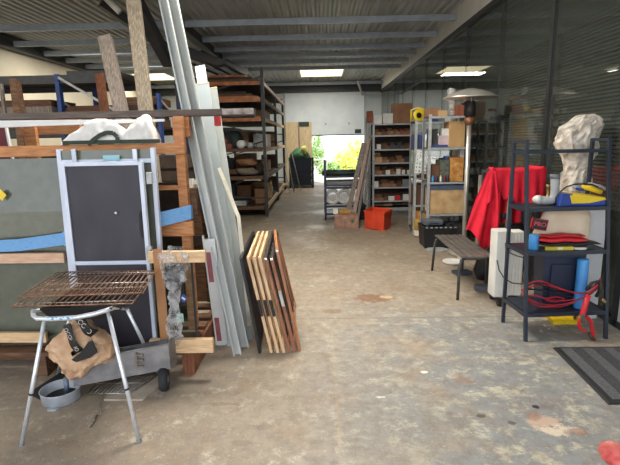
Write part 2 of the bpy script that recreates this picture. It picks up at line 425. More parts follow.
# corrugated roof
xs = []; x = XL - .1; per = .15
prof = []
while x < 6.2:
    prof += [(x, ZC), (x + .05, ZC), (x + .075, ZC - .035), (x + .125, ZC - .035)]; x += per
pt = [(a, c) for a, c in prof] + [(prof[-1][0], ZC + .08), (prof[0][0], ZC + .08)]
rb = MB()
def roof_strip(y0, y1, x0=-99, x1=99):
    pp = [(max(x0, min(x1, a)), c) for a, c in prof if x0 - .001 <= a <= x1 + .001]
    pp = pp + [(pp[-1][0], ZC + .08), (pp[0][0], ZC + .08)]
    rb.sweep([(a, c) for a, c in pp], (0, y0, 0), (0, y1, 0), side=V((1, 0, 0)))
roof_strip(FRONT, D + .2)
ceil = struct(rb.build('ceiling', roof_sheet, local=True))
py_list = [.9, 2.1, 3.3, 4.5, 5.6, 5.9, 7.0, 8.85, 10.15, 11.25, 12.2, 13.2, 14.35, 18.2]
for yy in py_list:                               # cold-formed purlins under the sheet
    o = MB().sweep([(-.03, 0), (.03, 0), (.03, .02), (-.01, .02), (-.01, .085), (.03, .085), (.03, .105), (-.03, .105)], (XL, yy, 3.73), (XR - .04, yy, 3.73), side=V((0, 1, 0))).build('purlin', purlin_m, ceil)
MB().box(XL, XL + .22, FRONT, D, 3.58, ZC - .04).build('eaves_beam', anth, ceil)
# right fascia above the partition and its dark head rail
t1 = struct(MB().box(XR - .02, XR + .12, FRONT, D, 3.44, ZC).build('trim_1', fascia_m, local=True))
MB().box(XR - .045, XR + .05, FRONT, D, 3.38, 3.46).build('head_rail', anth, t1)
# steel portal frame on the left
Yc = 8.6; Xc = at(182, 100, Yc).x
t2 = struct(MB().box(Xc - .08, Xc + .08, Yc - .1, Yc + .1, 0, 3.55).build('trim_2', anth, local=True))
MB().bar((Xc, Yc, 3.66), (Xc, D - .3, 3.66), .16, .16).build('beam', anth, t2)
MB().bar((Xc - .02, Yc - .1, 3.1), (Xc - .9, Yc - .9, 3.75), .12, .14).build('brace', anth, t2)
MB().bar(at(186, 52, 8.7), at(246, 72, 12.6), .12, .16).build('tie_beam', anth, t2)
MB().bar(at(132, -6, 7.2), at(168, 62, Yc), .16, .2).build('haunch', anth, t2)
MB().tube([at(104, -4, 7.6), at(120, 12, 7.6)], .05, 10).build('downlight_tube', fascia_m, t2, smooth=True)

# roof lights: translucent sheets in the roof, the far two in view
rl_m = emis('translucent roof sheet', (255, 240, 196), 1.5)
def rooflight(n, x0, x1, y0, y1, m):
    o = struct(MB().box(x0, x1, y0, y1, ZC - .06, ZC - .036).build('window_%d' % n, m, local=True))
    MB().box(x0 - .04, x0, y0, y1, ZC - .08, ZC - .03).box(x1, x1 + .04, y0, y1, ZC - .08, ZC - .03).build('window_frame', fascia_m, o)
rooflight(1, -.55, .85, 15.45, 17.3, rl_m)
rooflight(2, -6.0, -4.9, 15.45, 17.3, rl_m)

# glazed partition: bays of 1.5 m
joints = [-1.15, .8, 2.3, 3.78, 5.27, 6.75, 8.25, 9.75, 11.25, 12.75, 14.25, 15.75, 17.25, 18.9]
for i, (a, b_) in enumerate(zip(joints, joints[1:])):
    w = struct(MB().box(XR, XR + .012, a + .004, b_ - .004, .06, 3.4).build('window_%d' % (i + 3), glass_wall, local=True))
    wide = .035 if a in (3.78, 5.27) else .005
    MB().box(XR - (.02 if wide > .01 else .004), XR + .06, a - wide, a + wide, 0, 3.4).build('mullion', mullion_m, w)
    if a == 2.3: MB().box(XR - .012, XR - .002, a + .01, b_ - .04, .06, 1.08).build('lower_panel', white_panel, w)
    MB().box(XR - .02, XR + .06, a + wide, b_ - wide, 0, .06).build('window_rail', anth, w)
    if i >= 2:
        if b_ < 6.8:
            bb = MB(); z = .95 if b_ > 5 else .7
            while z < 3.36:
                bb.hexa([(XR + .07, a + .05, z), (XR + .105, a + .05, z + .019), (XR + .105, b_ - .05, z + .019), (XR + .07, b_ - .05, z),
                         (XR + .07, a + .05, z + .002), (XR + .105, a + .05, z + .021), (XR + .105, b_ - .05, z + .021), (XR + .07, b_ - .05, z + .002)]); z += .035
            bb.box(XR + .07, XR + .11, a + .05, b_ - .05, 3.34, 3.4)
            bl = bb.build('venetian_blind', blind_m)
            tag(bl, 'grey venetian blind behind the glass, ' + ['lowered at the very front out of frame', 'nearest bay beside the entrance', 'nearest bay at the right edge of the photo', 'behind the black shelf and the mat', 'behind the red cloth and bubble-wrapped roll'][min(i, 4)], 'blind', 'venetian blinds behind the partition')
struct(MB().box(5.6, 5.75, FRONT, D, 0, ZC).build('wall_right', dark_room, local=True))

# far sectional door, half open
dz0, dz1 = 1.80, 3.42
dm = MB()
zz = dz0
hs = [(dz1 - dz0) / 4] * 4
for k in range(4):
    dm.box(-1.30, 1.85, D - .1, D - .05, zz, zz + hs[k] - .014).box(-1.30, 1.85, D - .09, D - .06, zz + hs[k] - .014, zz + hs[k])
    dm.box(-1.30, 1.85, D - .105, D - .1, zz + .14, zz + .15); dm.box(-1.30, 1.85, D - .105, D - .1, zz + .26, zz + .27)
    zz += hs[k]
dr = struct(dm.build('door_1', door_paint, local=True))
MB().box(-1.30, 1.85, D - .11, D - .04, dz0 - .04, dz0).build('rubber_seal', rubber, dr)
for xx in (-1.34, 1.82): MB().box(xx, xx + .07, D - .14, D - .04, 0, 3.42).build('door_track', shelf_grey, dr)
for xx in (-.9, .28, 1.2): MB().box(xx, xx + .06, D - .125, D - .1, 2.18, 2.26).build('hinge', shelf_grey, dr)
MB().bar((1.75, D - .1, 3.3), (1.4, D - 2.2, 3.55), .06, .06).build('door_rail', shelf_grey, dr)
p = at(304, 124, D - .45); 
q = at(358, 131, D - .12); tag(MB().obox(q, (.24, .02, .14)).build('warning_plate', dark_green), 'small dark plate fixed low on the right of the sectional door', 'sign')
# plywood sheet standing left of the opening
a0, a1 = at(287, 170, D - .3), at(312.5, 170, D - .3)
pw = thing('plywood_sheet', 'tall pale plywood sheet standing against the left of the far door', 'board', ((a0.x + a1.x) / 2, D - .3, 0))
MB().box(a0.x, a1.x, D - .32, D - .29, 0, at(300, 122, D - .3).z).build('sheet', ply, pw)
MB().box((a0.x + a1.x) / 2 - .02, (a0.x + a1.x) / 2 + .02, D - .335, D - .32, 0, at(300, 122, D - .3).z).build('batten', wood_tan, pw)
MB().obox((p.x, D - .345, p.z), (.38, .02, .17)).build('dark_plate', dark_green, pw)

# ------------------------------------------------------------------ outside the far door
def leafy(mb, c, r, n, size, seed):
    rnd = random.Random(seed); c = V(c)
    for _ in range(n):
        d = V((rnd.gauss(0, 1), rnd.gauss(0, 1), rnd.gauss(0, 1))).normalized() * (rnd.random() ** .4)
        p = c + V((d.x * r[0], d.y * r[1], d.z * r[2]))
        a = V((rnd.gauss(0, 1), rnd.gauss(0, 1), rnd.gauss(0, 1))).normalized(); b2 = a.orthogonal().normalized()
        s = size * rnd.uniform(.6, 1.3)
        v = [mb.bm.verts.new(p + a * s), mb.bm.verts.new(p + b2 * s * .45), mb.bm.verts.new(p - a * s), mb.bm.verts.new(p - b2 * s * .45)]
        mb._f(v)
for (px, py, Y, r, lm, lab) in [(347, 166, 24, (.75, .6, .85), leaf_y, 'bright yellow-green bush in the middle of the door opening'),
                                (316, 150, 27, (.5, .5, 1.5), leaf_g, 'green tree at the left edge of the door opening'),
                                (330, 172, 22, (.55, .4, .5), leaf_g, 'low green shrub left of the yellow bush outside'),
                                (357, 152, 30, (.8, .8, .9), leaf_y, 'pale distant bush at the right of the door opening')]:
    c = at(px, py, Y)
    t = thing('bush', lab, 'bush', (c.x, Y, -.02), 'plants outside the far door')
    lb = MB(); leafy(lb, c, r, 700, .11, int(px)); lb.build('foliage', lm, t)
    tb = MB(); tb.tube([(c.x, Y, -.02), (c.x + .05, Y, c.z * .6), (c.x, Y, c.z)], .05, 7)
    tb.tube([(c.x, Y, .1), (c.x + .25, Y, c.z * .8)], .025, 6); tb.tube([(c.x, Y, .1), (c.x - .25, Y, c.z * .8)], .025, 6)
    tb.build('stem', wood_brown, t)
g0, g1 = at(309, 182, 20.5), at(327, 182, 20.5)
gt = thing('metal_gate', 'pale metal gate with crossed bracing outside the far door', 'gate', ((g0.x + g1.x) / 2, 20.5, -.02))
z0, z1 = .1, at(318, 160, 20.5).z
fr = MB()
for xx in (g0.x, g1.x): fr.tube([(xx, 20.5, -.02), (xx, 20.5, z1)], .03, 8)
for zq in (z0, z1): fr.tube([(g0.x, 20.5, zq), (g1.x, 20.5, zq)], .025, 8)
fr.build('gate_frame', galv, gt)
MB().tube([(g0.x, 20.5, z0), (g1.x, 20.5, z1)], .02, 8).tube([(g0.x, 20.53, z1), (g1.x, 20.53, z0)], .02, 8).build('cross_brace', galv, gt)
wl = struct(MB().box(-12, 12, 38, 38.3, -.02, 1.0).build('wall_garden', fascia_m, local=True))

# ================================================================== LIGHT
wd = bpy.data.worlds.new('sky'); S.world = wd; wd.use_nodes = True
bg = wd.node_tree.nodes['Background']; bg.inputs[0].default_value = lin((236, 243, 255)); bg.inputs[1].default_value = 2.8
sd = bpy.data.lights.new('sun', 'SUN'); sd.energy = 9.0; sd.angle = math.radians(1.); sd.color = (1, .95, .86)
so = bpy.data.objects.new('sun', sd); COL.objects.link(so)
so.rotation_euler = V((.35, -.9, -1.15)).to_track_quat('-Z', 'Y').to_euler()
def area(name, x, y, sx, sy, e, c=(1, .96, .88)):
    l = bpy.data.lights.new(name, 'AREA'); l.shape = 'RECTANGLE'; l.size = sx; l.size_y = sy; l.energy = e; l.color = c
    o = bpy.data.objects.new(name, l); COL.objects.link(o); o.location = (x, y, 3.66); return o
rl2 = emis('near translucent roof sheet', (255, 244, 214), 1.5)
k = 20
for x0, y0, e in ((-.6, 3.9, 130), (.2, 6.0, 60), (-5.4, 3.9, 40), (-4.5, 12.6, 60), (.15, 16.3, 95), (-5.4, 16.3, 40), (-5.0, 10.6, 50)):
    if y0 not in (16.3, 12.6, 10.6): rooflight(k, x0 - .7, x0 + .7, y0 - .4, y0 + .4, rl2); k += 1
    area('roof_daylight_and_fill', x0, y0, 1.3, .7, e)  # the two aisle lamps without a roof sheet are added fill light
S.view_settings.view_transform = 'Standard'; S.view_settings.look = 'None'; S.view_settings.gamma = 1; S.view_settings.exposure = .3
S.view_settings.use_curve_mapping = False
S.cycles.use_denoising = True
S.cycles.max_bounces = 8; S.cycles.transparent_max_bounces = 24
S.cycles.caustics_reflective = False; S.cycles.caustics_refractive = False

# ================================================================== LEFT FOREGROUND
# ---- timber crate that carries the glass
cr = thing('glass_crate', 'orange pine transport crate holding sheets of glass at the left', 'crate', (-1.9, 3.6, 0))
XPR = at(184.5, 200, 3.32).x                      # right post
XPL = at(34, 130, 3.9).x
zt = at(100, 149.5, 3.28).z
RX0 = -3.0
MB().box(RX0, XPR + .04, 3.25, 3.29, zt - .04, zt + .035).build('top_rail', wood_orange_x, cr, bevel=.003)
MB().box(XPR - .032, XPR + .032, 3.29, 3.36, .22, 1.78).build('post', wood_orange, cr, bevel=.003)
MB().box(XPR - .06, XPR - .012, 3.36, 3.40, 1.62, 1.78).box(XPR + .0, XPR + .06, 3.36, 3.40, 1.64, 1.78).build('head_block', wood_orange, cr, bevel=.003)
zk = at(170, 188, 3.3).z
MB().box(XPR - .45, XPR - .032, 3.30, 3.36, zk - .015, zk + .015).build('cross_rail', wood_orange_x, cr, bevel=.002)
q0, q1 = at(160, 236, 3.27), at(193, 221, 3.27)
MB().box(q0.x, q1.x, 3.25, 3.29, q0.z, q1.z).build('gusset_board', wood_orange_x, cr, bevel=.003)
q0, q1 = at(177, 210, 3.28), at(193, 193, 3.28)
MB().box(q0.x, q1.x, 3.36, 3.44, q0.z - .05, q1.z + .02).build('spacer_block', wood_brown, cr, bevel=.003)
# rear half of the crate
q0, q1 = at(23, 135, 3.9), at(80, 118, 3.9)
MB().box(q0.x, q1.x, 3.88, 3.92, q0.z, q1.z).build('rear_rail', wood_orange_x, cr, bevel=.003)
MB().box(XPL - .05, XPL + .045, 3.84, 3.88, .22, at(34, 118, 3.86).z).build('rear_post', wood_orange, cr, bevel=.003)
MB().box(XPR - .03, XPR + .03, 3.88, 3.95, .22, 1.5).build('rear_post', wood_brown, cr, bevel=.003)
# base
for xx in (at(188, 360, 3.0).x, at(40, 360, 3.0).x, -2.9):
    MB().box(xx - .04, xx + .04, 3.0, 3.95, 0, .16).build('base_runner', wood_brown if xx < -1.2 else wood_red, cr, bevel=.004)
for k, (ya, yb) in enumerate(((2.98, 3.09), (3.2, 3.31), (3.42, 3.53), (3.6, 3.71), (3.85, 3.95))):
    MB().box(RX0, XPR + (.06 if k else .02), ya, yb, .16, .19).build('deck_board', wood_brown, cr, bevel=.003)
MB().box(RX0, at(36, 360, 3.2).x, 3.2, 3.23, .03, .13).build('kick_board', wood_brown, cr)
# ---- sheets of glass
gx1 = at(158, 200, 3.2).x
for i, (yb, yt, top, xr) in enumerate(((3.13, 3.20, 1.515, at(66, 200, 3.15).x), (3.155, 3.222, 1.50, gx1), (3.18, 3.24, 1.36, gx1 - .02))):
    g = MB().hexa([(RX0, yb, .20), (xr, yb, .20), (xr, yb + .01, .20), (RX0, yb + .01, .20), (RX0, yt, top), (xr, yt, top), (xr, yt + .01, top), (RX0, yt + .01, top)]).build('glass_sheet', glass_green)
    tag(g, ['frontmost sheet of greenish glass leaning in the pine crate', 'middle sheet of greenish glass in the crate, running behind the framed panel', 'rear and lowest sheet of greenish glass in the crate'][i], 'glass sheet', 'glass sheets in the crate')
    if i == 0:
        c = at(1.5, 195, 3.158)
        MB().prism([c + V((0, 0, .04)), c + V((.036, 0, 0)), c + V((0, 0, -.04)), c + V((-.036, 0, 0))], (0, -.003, 0)).build('yellow_sticker', yellow, g)['label'] = 'yellow diamond sticker'
# timber that backs the glass
bk = thing('backing_board', 'dark wooden board standing behind the sheets of glass', 'board', (-2.1, 3.62, .19))
MB().box(RX0, XPR - .12, 3.60, 3.62, .19, 1.30).build('sheet', wood_dark, bk)
for xx in (-2.7, -2.2, -1.6): MB().box(xx - .04, xx + .04, 3.575, 3.60, .19, 1.30).build('batten', wood_brown, bk)
# battens clamped across the glass
p0, p1 = at(-14, 258.5, 3.11), at(65, 257.5, 3.11)
tag(MB().bar(p0, p1, .03, .07, side=V((0, 1, 0))).build('batten', wood_pink, bevel=.003), 'pinkish batten across the glass just under the blue strap', 'batten', 'battens over the glass')
p0, p1 = at(-14, 337, 3.07), at(47, 337, 3.07)
tag(MB().bar(p0, p1, .03, .075, side=V((0, 1, 0))).build('batten', wood_pale, bevel=.003), 'pale batten along the foot of the glass behind the barbecue', 'batten', 'battens over the glass')
# blue lashing strap
st = MB()
path = [(-14, 247, 3.10), (20, 245, 3.10), (63, 239, 3.095), (100, 232, 3.125), (148, 222, 3.13), (152, 221.5, 3.125), (191, 212, 3.24), (192.5, 211.5, 3.3)]
for (a, b_) in zip(path, path[1:]):
    A, B = at(*a), at(*b_); h = V((0, 0, .042 if a[0] < 60 else .05))
    st.hexa([A - h, B - h, B - h + V((0, .004, 0)), A - h + V((0, .004, 0)), A + h, B + h, B + h + V((0, .004, 0)), A + h + V((0, .004, 0))])
tag(st.build('lashing_strap', blue_strap), 'wide blue strap pulled across the glass and round the crate post', 'strap')

# ---- plank and trim lying along the crate top, white bag
zp = 1.785
p0, p1 = at(-14, 118, 3.45), at(255, 116, 3.45)
pk = thing('long_plank', 'long grey-brown plank lying across the top of the crate', 'plank', ((p0.x + p1.x) / 2, 3.43, zp))
MB().box(p0.x, p1.x, 3.37, 3.49, zp, zp + .045).build('board', mat('grey brown plank', (104, 92, 84), .75, c2=(78, 68, 62), scale=9, stretch=(.6, 8, 8), bump=.1), pk, bevel=.003)
MB().box(p1.x - .22, p1.x + .002, 3.367, 3.37, zp + .004, zp + .042).build('paint_smear', mat('chalky smear', (196, 186, 178), .8, c2=(120, 104, 94), scale=16), pk)
p0, p1 = at(-14, 124, 3.36), at(165, 121, 3.36)
tag(MB().hexa([(p0.x, 3.335, p0.z - .03), (p1.x, 3.335, p1.z - .004), (p1.x, 3.36, p1.z - .004), (p0.x, 3.36, p0.z - .03), (p0.x, 3.335, p0.z + .022), (p1.x, 3.335, p1.z + .012), (p1.x, 3.36, p1.z + .012), (p0.x, 3.36, p0.z + .022)]).build('trim_strip', white_panel, bevel=.002),
    'long white trim strip lying just below the grey plank', 'trim strip')
bg_c = at(110, 146, 3.26)
bag = thing('tote_bag', 'white fabric bag with dark green band slumped on the crate rail', 'bag', (bg_c.x, 3.3, zt + .035))
zb = zt + .037
hp = [(62, 146), (65, 141), (72, 134), (82, 126), (90, 121), (102, 119.5), (112, 121), (120, 126), (125, 130), (131, 125), (139, 117), (146, 114), (150, 117), (154, 128), (158, 141), (160, 146)]
def bagf(u, v):
    t = u * (len(hp) - 1); i = min(int(t), len(hp) - 2); f = t - i
    px = hp[i][0] * (1 - f) + hp[i + 1][0] * f; py = hp[i][1] * (1 - f) + hp[i + 1][1] * f
    top = at(px, py, 3.29); h = max(.004, top.z - zb)
    a = PI * v
    p = V((top.x, 3.30 - .075 * math.cos(a) * (1 if h > .02 else .4), zb + h * math.sin(a) ** .55))
    if 0 < v < 1: p += mnoise.noise_vector(p * 11) * .016 * min(1, h * 8) + V((0, -1, .5)) * (abs(mnoise.noise(p * 16)) * .035 - .008) * min(1, h * 8)
    p.z = max(zb, p.z); return p
MB().grid(44, 16, bagf).build('sack', white_bag, bag, smooth=True)
p0, p1 = at(63, 146, 3.215), at(160, 146, 3.215)
MB().box(p0.x, p1.x, 3.212, 3.222, zb, zb + .026).build('hem_band', green_band, bag)
h = MB(); lp = [at(88, 145, 3.205), at(93, 140, 3.203), at(100, 135, 3.2), at(107, 132.5, 3.2), at(113, 133, 3.2), at(117, 137, 3.203), at(118, 143, 3.207)]
for a, b_ in zip(lp, lp[1:]):
    d = (b_ - a).normalized(); n = V((d.z, 0, -d.x)) * .014
    h.hexa([a - n, a - n + V((0, .004, 0)), b_ - n + V((0, .004, 0)), b_ - n, a + n, a + n + V((0, .004, 0)), b_ + n + V((0, .004, 0)), b_ + n])
h.build('carry_handle', green_band, bag)

# ---- aluminium framed doors leaning on the glass
def framed(root, x0, x1, yb, yt, z0, z1, w, fm, rails, t=.035, infill=None, inset=.012):
    """frame of four members with cross rails and an infill, leaning from yb to yt"""
    dy = (yt - yb) / (z1 - z0)
    Y = lambda z: yb + (z - z0) * dy
    def mem(a, b_, c, d):
        return [(a, Y(c), c), (b_, Y(c), c), (b_, Y(c) + t, c), (a, Y(c) + t, c), (a, Y(d), d), (b_, Y(d), d), (b_, Y(d) + t, d), (a, Y(d) + t, d)]
    MB().hexa(mem(x0, x0 + w, z0, z1)).build('stile', fm, root, bevel=.002)
    MB().hexa(mem(x1 - w, x1, z0, z1)).build('stile', fm, root, bevel=.002)
    for zr in rails: MB().hexa(mem(x0 + w, x1 - w, zr, zr + w)).build('rail', fm, root, bevel=.002)
    if infill:
        g = MB(); c, d = z0 + .01, z1 - .01
        g.hexa([(x0 + w, Y(c) + inset, c), (x1 - w, Y(c) + inset, c), (x1 - w, Y(c) + inset + .01, c), (x0 + w, Y(c) + inset + .01, c), (x0 + w, Y(d) + inset, d), (x1 - w, Y(d) + inset, d), (x1 - w, Y(d) + inset + .01, d), (x0 + w, Y(d) + inset + .01, d)])
        g.build('infill_panel', infill, root)
zA = .192
a0, a1 = at(63, 250, 3.06), at(157.5, 200, 3.08)
fb = thing('glazed_frame', 'tall aluminium window frame with glass standing behind the charcoal panel', 'frame', ((a0.x + a1.x) / 2, 3.07, zA))
framed(fb, at(63.2, 230, 3.07).x, at(158.5, 220, 3.07).x, 3.052, 3.10, zA, at(80, 149, 3.09).z, .028, alu_pale, [zA, at(100, 156, 3.08).z - .05], infill=glass_green)
q = at(111, 158, 3.08); MB().obox((q.x, 3.085, q.z), (.11, .004, .035)).build('blue_label', mat('pale blue label', (150, 196, 206), .6), fb)
for px in (74, 135):
    q = at(px, 156, 3.08); MB().obox((q.x, 3.083, q.z), (.028, .012, .09)).build('clip', alu, fb)
fr_ = thing('framed_board', 'charcoal panel in a pale aluminium frame leaning behind the barbecue', 'panel', (at(108, 250, 3.0).x, 2.99, zA))
X0, X1 = at(69, 240, 3.0).x, at(148.5, 240, 3.0).x
zT = at(108, 161.5, 3.03).z
framed(fr_, X0, X1, 2.982, 3.005, zA, zT, .026, alu_pale, [zA, at(108, 265, 2.99).z, zT - .026], infill=black_panel)
for py in (178, 252):
    q = at(148, py, 2.99); MB().obox((q.x + .012, q.y - .004, q.z), (.035, .03, .075)).obox((q.x + .02, q.y - .012, q.z + .01), (.018, .02, .03)).build('hinge', shelf_grey, fr_, bevel=.003)
q = at(115.5, 213, 2.99); MB().lathe([(.006, -.002), (.009, 0), (.006, .003)], (q.x, q.y + .003, q.z), 10, Matrix.Rotation(PI / 2, 3, 'X')).build('keyhole', carton_white, fr_)
q = at(140.5, 224, 2.985); tn = MB()
tn.prism([(q.x + .004, 3.0, q.z + .09), (q.x - .008, 3.0, q.z + .07), (q.x - .012, 3.0, q.z + .0), (q.x - .016, 3.0, q.z - .03), (q.x - .006, 3.0, q.z - .10), (q.x + .006, 3.0, q.z - .09)], (0, -.003, 0)); tn.build('torn_gasket', rubber, fr_)

# ---- film-wrapped pane with battens and brown tape
wp = thing('wrapped_glass', 'film-wrapped glass pane with brown tape between two pale battens', 'glass pane', (at(175, 300, 2.97).x, 2.97, .19))
x0, x1 = at(152, 300, 2.975).x, at(194, 300, 2.975).x
zt0, zt1 = at(175, 258, 2.975).z, at(175, 327, 2.975).z
pz0, pz1 = .21, at(175, 252, 2.97).z
MB().box(x0, x1, 2.985, 2.993, pz0, pz1).build('pane', glass_clear, wp)
MB().box(x1 - .008, x1 + .004, 2.98, 2.998, pz0, pz1 - .04).build('edge_profile', black, wp)
c0, c1 = at(150, 262, 2.975), at(206, 250, 2.975)
MB().box(c0.x, c1.x, 2.94, 2.98, c0.z, c1.z).build('top_batten', wood_pale, wp, bevel=.002)
c0, c1 = at(151, 342, 2.975), at(213, 328, 2.975)
MB().box(c0.x, c1.x, 2.94, 2.98, .193, .193 + c1.z - c0.z).build('bottom_batten', wood_pale, wp, bevel=.002)
c0, c1 = at(157, 300, 2.935), at(166, 300, 2.935)
MB().box(c0.x, c1.x, 2.933, 2.9385, .195, pz1 + .03).build('brown_tape', tape_brown, wp)
def filmf(u, v):
    z = .24 + v * (pz1 + .05 - .24)
    wv = .045 + .11 * (v ** 1.4) + .03 * math.sin(v * 9)
    cx = at(169, 300, 2.94).x + .015 + .055 * v
    p = V((cx + (u - .5) * wv * (1.3 if v < .95 else .6), 2.935, z))
    p.y += abs(mnoise.noise(p * 18)) * .05 + abs(mnoise.noise(p * 37)) * .02 - .03
    p.x += mnoise.noise(p * 14 + V((5, 5, 5))) * .035
    return p
MB().grid(18, 60, filmf).build('stretch_film', film, wp)
q = at(180, 318, 2.93); MB().obox((q.x, 2.932, q.z), (.045, .003, .06)).build('teal_label', mat('teal label', (158, 206, 196), .6), wp)
q = at(183, 299, 2.93); MB().lathe([(.022, -.002), (.024, 0), (.022, .002)], (q.x, 2.945, q.z), 16, Matrix.Rotation(PI / 2, 3, 'X'), sx=.8, sy=1.2).build('round_sticker', blue, wp)
MB().obox((q.x, 2.941, q.z), (.026, .003, .012), m=Matrix.Rotation(.7, 3, 'Y')).build('sticker_bar', carton_white, wp)
q = at(175, 285, 2.95); MB().blob([((q.x, 2.985 - .035, q.z - .05), .02, .01), ((q.x - .01, 2.95, q.z), .035, .012), ((q.x - .025, 2.95, q.z + .06), .03, .012), ((q.x - .03, 2.952, q.z + .1), .015, .008)], 12, .012, 12).build('dark_tape_scrap', black, wp, smooth=True)

# dark brown crate and bracket seen behind the crate post
q0, q1 = at(189, 245, 4.55), at(206, 188, 4.55)
bc = thing('wooden_box', 'dark brown wooden box behind the right crate post', 'box', ((q0.x + q1.x) / 2, 4.7, 0))
MB().box(q0.x, q1.x + .03, 4.53, 4.9, 0, q1.z).build('carcass', wood_brown, bc, bevel=.004)
MB().box(q0.x, q1.x + .03, 4.515, 4.53, q0.z, q0.z + .1).build('slat', wood_dark, bc)
MB().box(q0.x, q1.x + .03, 4.515, 4.53, q1.z - .2, q1.z - .08).build('slat', wood_dark, bc)
q = at(196, 184, 4.65)
bkt = thing('bracket', 'white metal bracket lying on the dark brown wooden box', 'bracket', (q.x, 4.65, q1.z))
MB().box(q.x - .07, q.x - .02, 4.6, 4.67, q1.z, q1.z + .085).build('plate', white_enamel, bkt)
MB().box(q.x - .02, q.x + .08, 4.62, 4.66, q1.z + .03, q1.z + .075).build('arm', white_enamel, bkt)
MB().tube([(q.x + .01, 4.64, q1.z + .07), (q.x + .01, 4.64, q1.z + .15)], .008, 8).build('bolt', shelf_grey, bkt)

# ================================================================== BARBECUE
bq = thing('barbecue_stand', 'chrome-legged barbecue stand with splayed tube legs in the left foreground', 'barbecue', (-1.25, 2.5, 0))
fl0, fr0 = gz(21.5, 446), gz(139.5, 442)
tl, tr = at(45, 318, fl0.y + .12), at(108, 312, fr0.y + .12)
for (a, b_) in ((tl, fl0), (tr, fr0)):
    m = a.lerp(b_, .62)
    o = MB().tube([a, b_ + V((0, 0, .0))], .0115, 12).build('leg', chrome, bq, smooth=True)
    MB().tube([a.lerp(b_, .585), a.lerp(b_, .60)], .0128, 12).build('leg_collar', black, o)
    MB().tube([a.lerp(b_, .975), b_], .0135, 12).build('foot_cap', grey_pl, o)
brr = gz(158, 373); trr = at(127, 309, 2.80)
MB().tube([trr, brr], .0115, 12).build('leg', chrome, bq, smooth=True)
brl = gz(58, 374); trl = at(72, 306, 2.80)
MB().tube([trl, brl], .0115, 12).build('leg', chrome, bq, smooth=True)
yb = tl.y - .02
bar_pts = [at(33, 311, yb + .05), at(33.5, 315.5, yb + .01), at(37, 318.5, yb), at(55, 318.8, yb), at(76, 317.5, yb), at(92, 314.5, yb), at(104, 311, yb + .02), at(113, 308, yb + .05)]
MB().tube(bar_pts, .013, 10).build('front_bar', chrome, bq, smooth=True)
q0, q1 = at(44, 318.9, yb - .014), at(72, 317.9, yb - .014)
MB().bar(q0, q1, .002, .014, side=V((0, 1, 0))).build('maker_strip', mat('blue white strip', (206, 222, 232), .4, c2=(60, 140, 190), scale=60, sharp=(.45, .5)), bq)
MB().tube([bar_pts[0], trl], .009, 8).build('side_bar', chrome, bq, smooth=True)
MB().tube([bar_pts[-1], trr], .009, 8).build('side_bar', chrome, bq, smooth=True)
# shallow dark fire tray under the grates
ty0, ty1 = yb + .03, 2.82
tx0, tx1 = at(40, 312, ty0).x, at(112, 310, ty0).x
zq = .735
def tray(mb, x0, x1, y0, y1, z0, z1, ins, t=.008):
    a = [(x0 + ins, y0 + ins, z0), (x1 - ins, y0 + ins, z0), (x1 - ins, y1 - ins, z0), (x0 + ins, y1 - ins, z0), (x0, y0, z1), (x1, y0, z1), (x1, y1, z1), (x0, y1, z1)]
    v = [mb.bm.verts.new(q) for q in a]
    for q in ((3, 2, 1, 0), (0, 1, 5, 4), (1, 2, 6, 5), (2, 3, 7, 6), (3, 0, 4, 7)): mb._f([v[i] for i in q])
    return mb
tray(MB(), tx0, tx1, ty0, ty1, zq - .075, zq, .04).build('fire_tray', black, bq, solid=.006)
# two grates
def grate(z, c4, n, name_label, mid):
    P = [gz(x, y, z) for x, y in c4]              # left front, right front, right back, left back
    m = MB()
    rr = .0028
    m.tube(P, .0042, 8, closed=True)
    for k in range(1, n):
        t = k / n; a = P[0].lerp(P[1], t); b_ = P[3].lerp(P[2], t)
        m.tube([a, b_ ], rr, 6)
    o = m.build('grate', rusty, None, smooth=True)
    o.name = 'grill_grate'
    tag(o, name_label, 'grill grate', 'grill grates on the barbecue')
    c = MB()
    for t in mid:
        c.tube([P[0].lerp(P[3], t) + V((0, 0, -.006)), P[1].lerp(P[2], t) + V((0, 0, -.006))], .0034, 6)
    c.build('cross_wire', wire_bright, o, smooth=True)
    return o
grate(.772, [(12, 307), (132, 303.5), (154, 274), (58, 277)], 20, 'lower rusty grill grate, sticking out forward under the other', (.12, .55))
grate(.80, [(18.5, 297), (143, 293), (155.5, 271), (58, 272)], 22, 'upper rusty grill grate on top of the barbecue', (.03, .5, .97))

# ---- charcoal bag
cb = thing('charcoal_bag', 'crumpled kraft charcoal bag with black lettered bands under the grill', 'bag', (at(80, 350, 2.75).x, 2.78, .17))
ol = [(48, 345), (52, 336), (62, 330), (70, 322), (77, 318), (88, 321), (100, 329), (107, 335), (113, 341), (116, 352), (108, 362), (94, 366), (84, 374), (72, 379), (64, 374), (60, 362), (54, 355)]
yc = 2.72
cen = V((0, 0, 0)); pts = [at(x, y, yc) for x, y in ol]
for p in pts: cen += p
cen /= len(pts)
def bagg(u, v):
    t = (u % 1) * len(pts); i = int(t) % len(pts); f = t - int(t)
    e = pts[i].lerp(pts[(i + 1) % len(pts)], f)
    a = PI * (v - .5); r = max(0.02, math.cos(a)) ** .6
    p = cen + (e - cen) * r; p.y = yc + .085 * math.sin(a)
    n = mnoise.noise_vector(p * 9) * .024 + V((0, -1, 0)) * (abs(mnoise.noise(p * 15)) * .06 + abs(mnoise.noise(p * 34)) * .025 - .02)
    return p + n * (1 - abs(2 * v - 1) ** 3) * r
MB().grid(80, 24, bagg).build('paper_sack', kraft, cb)
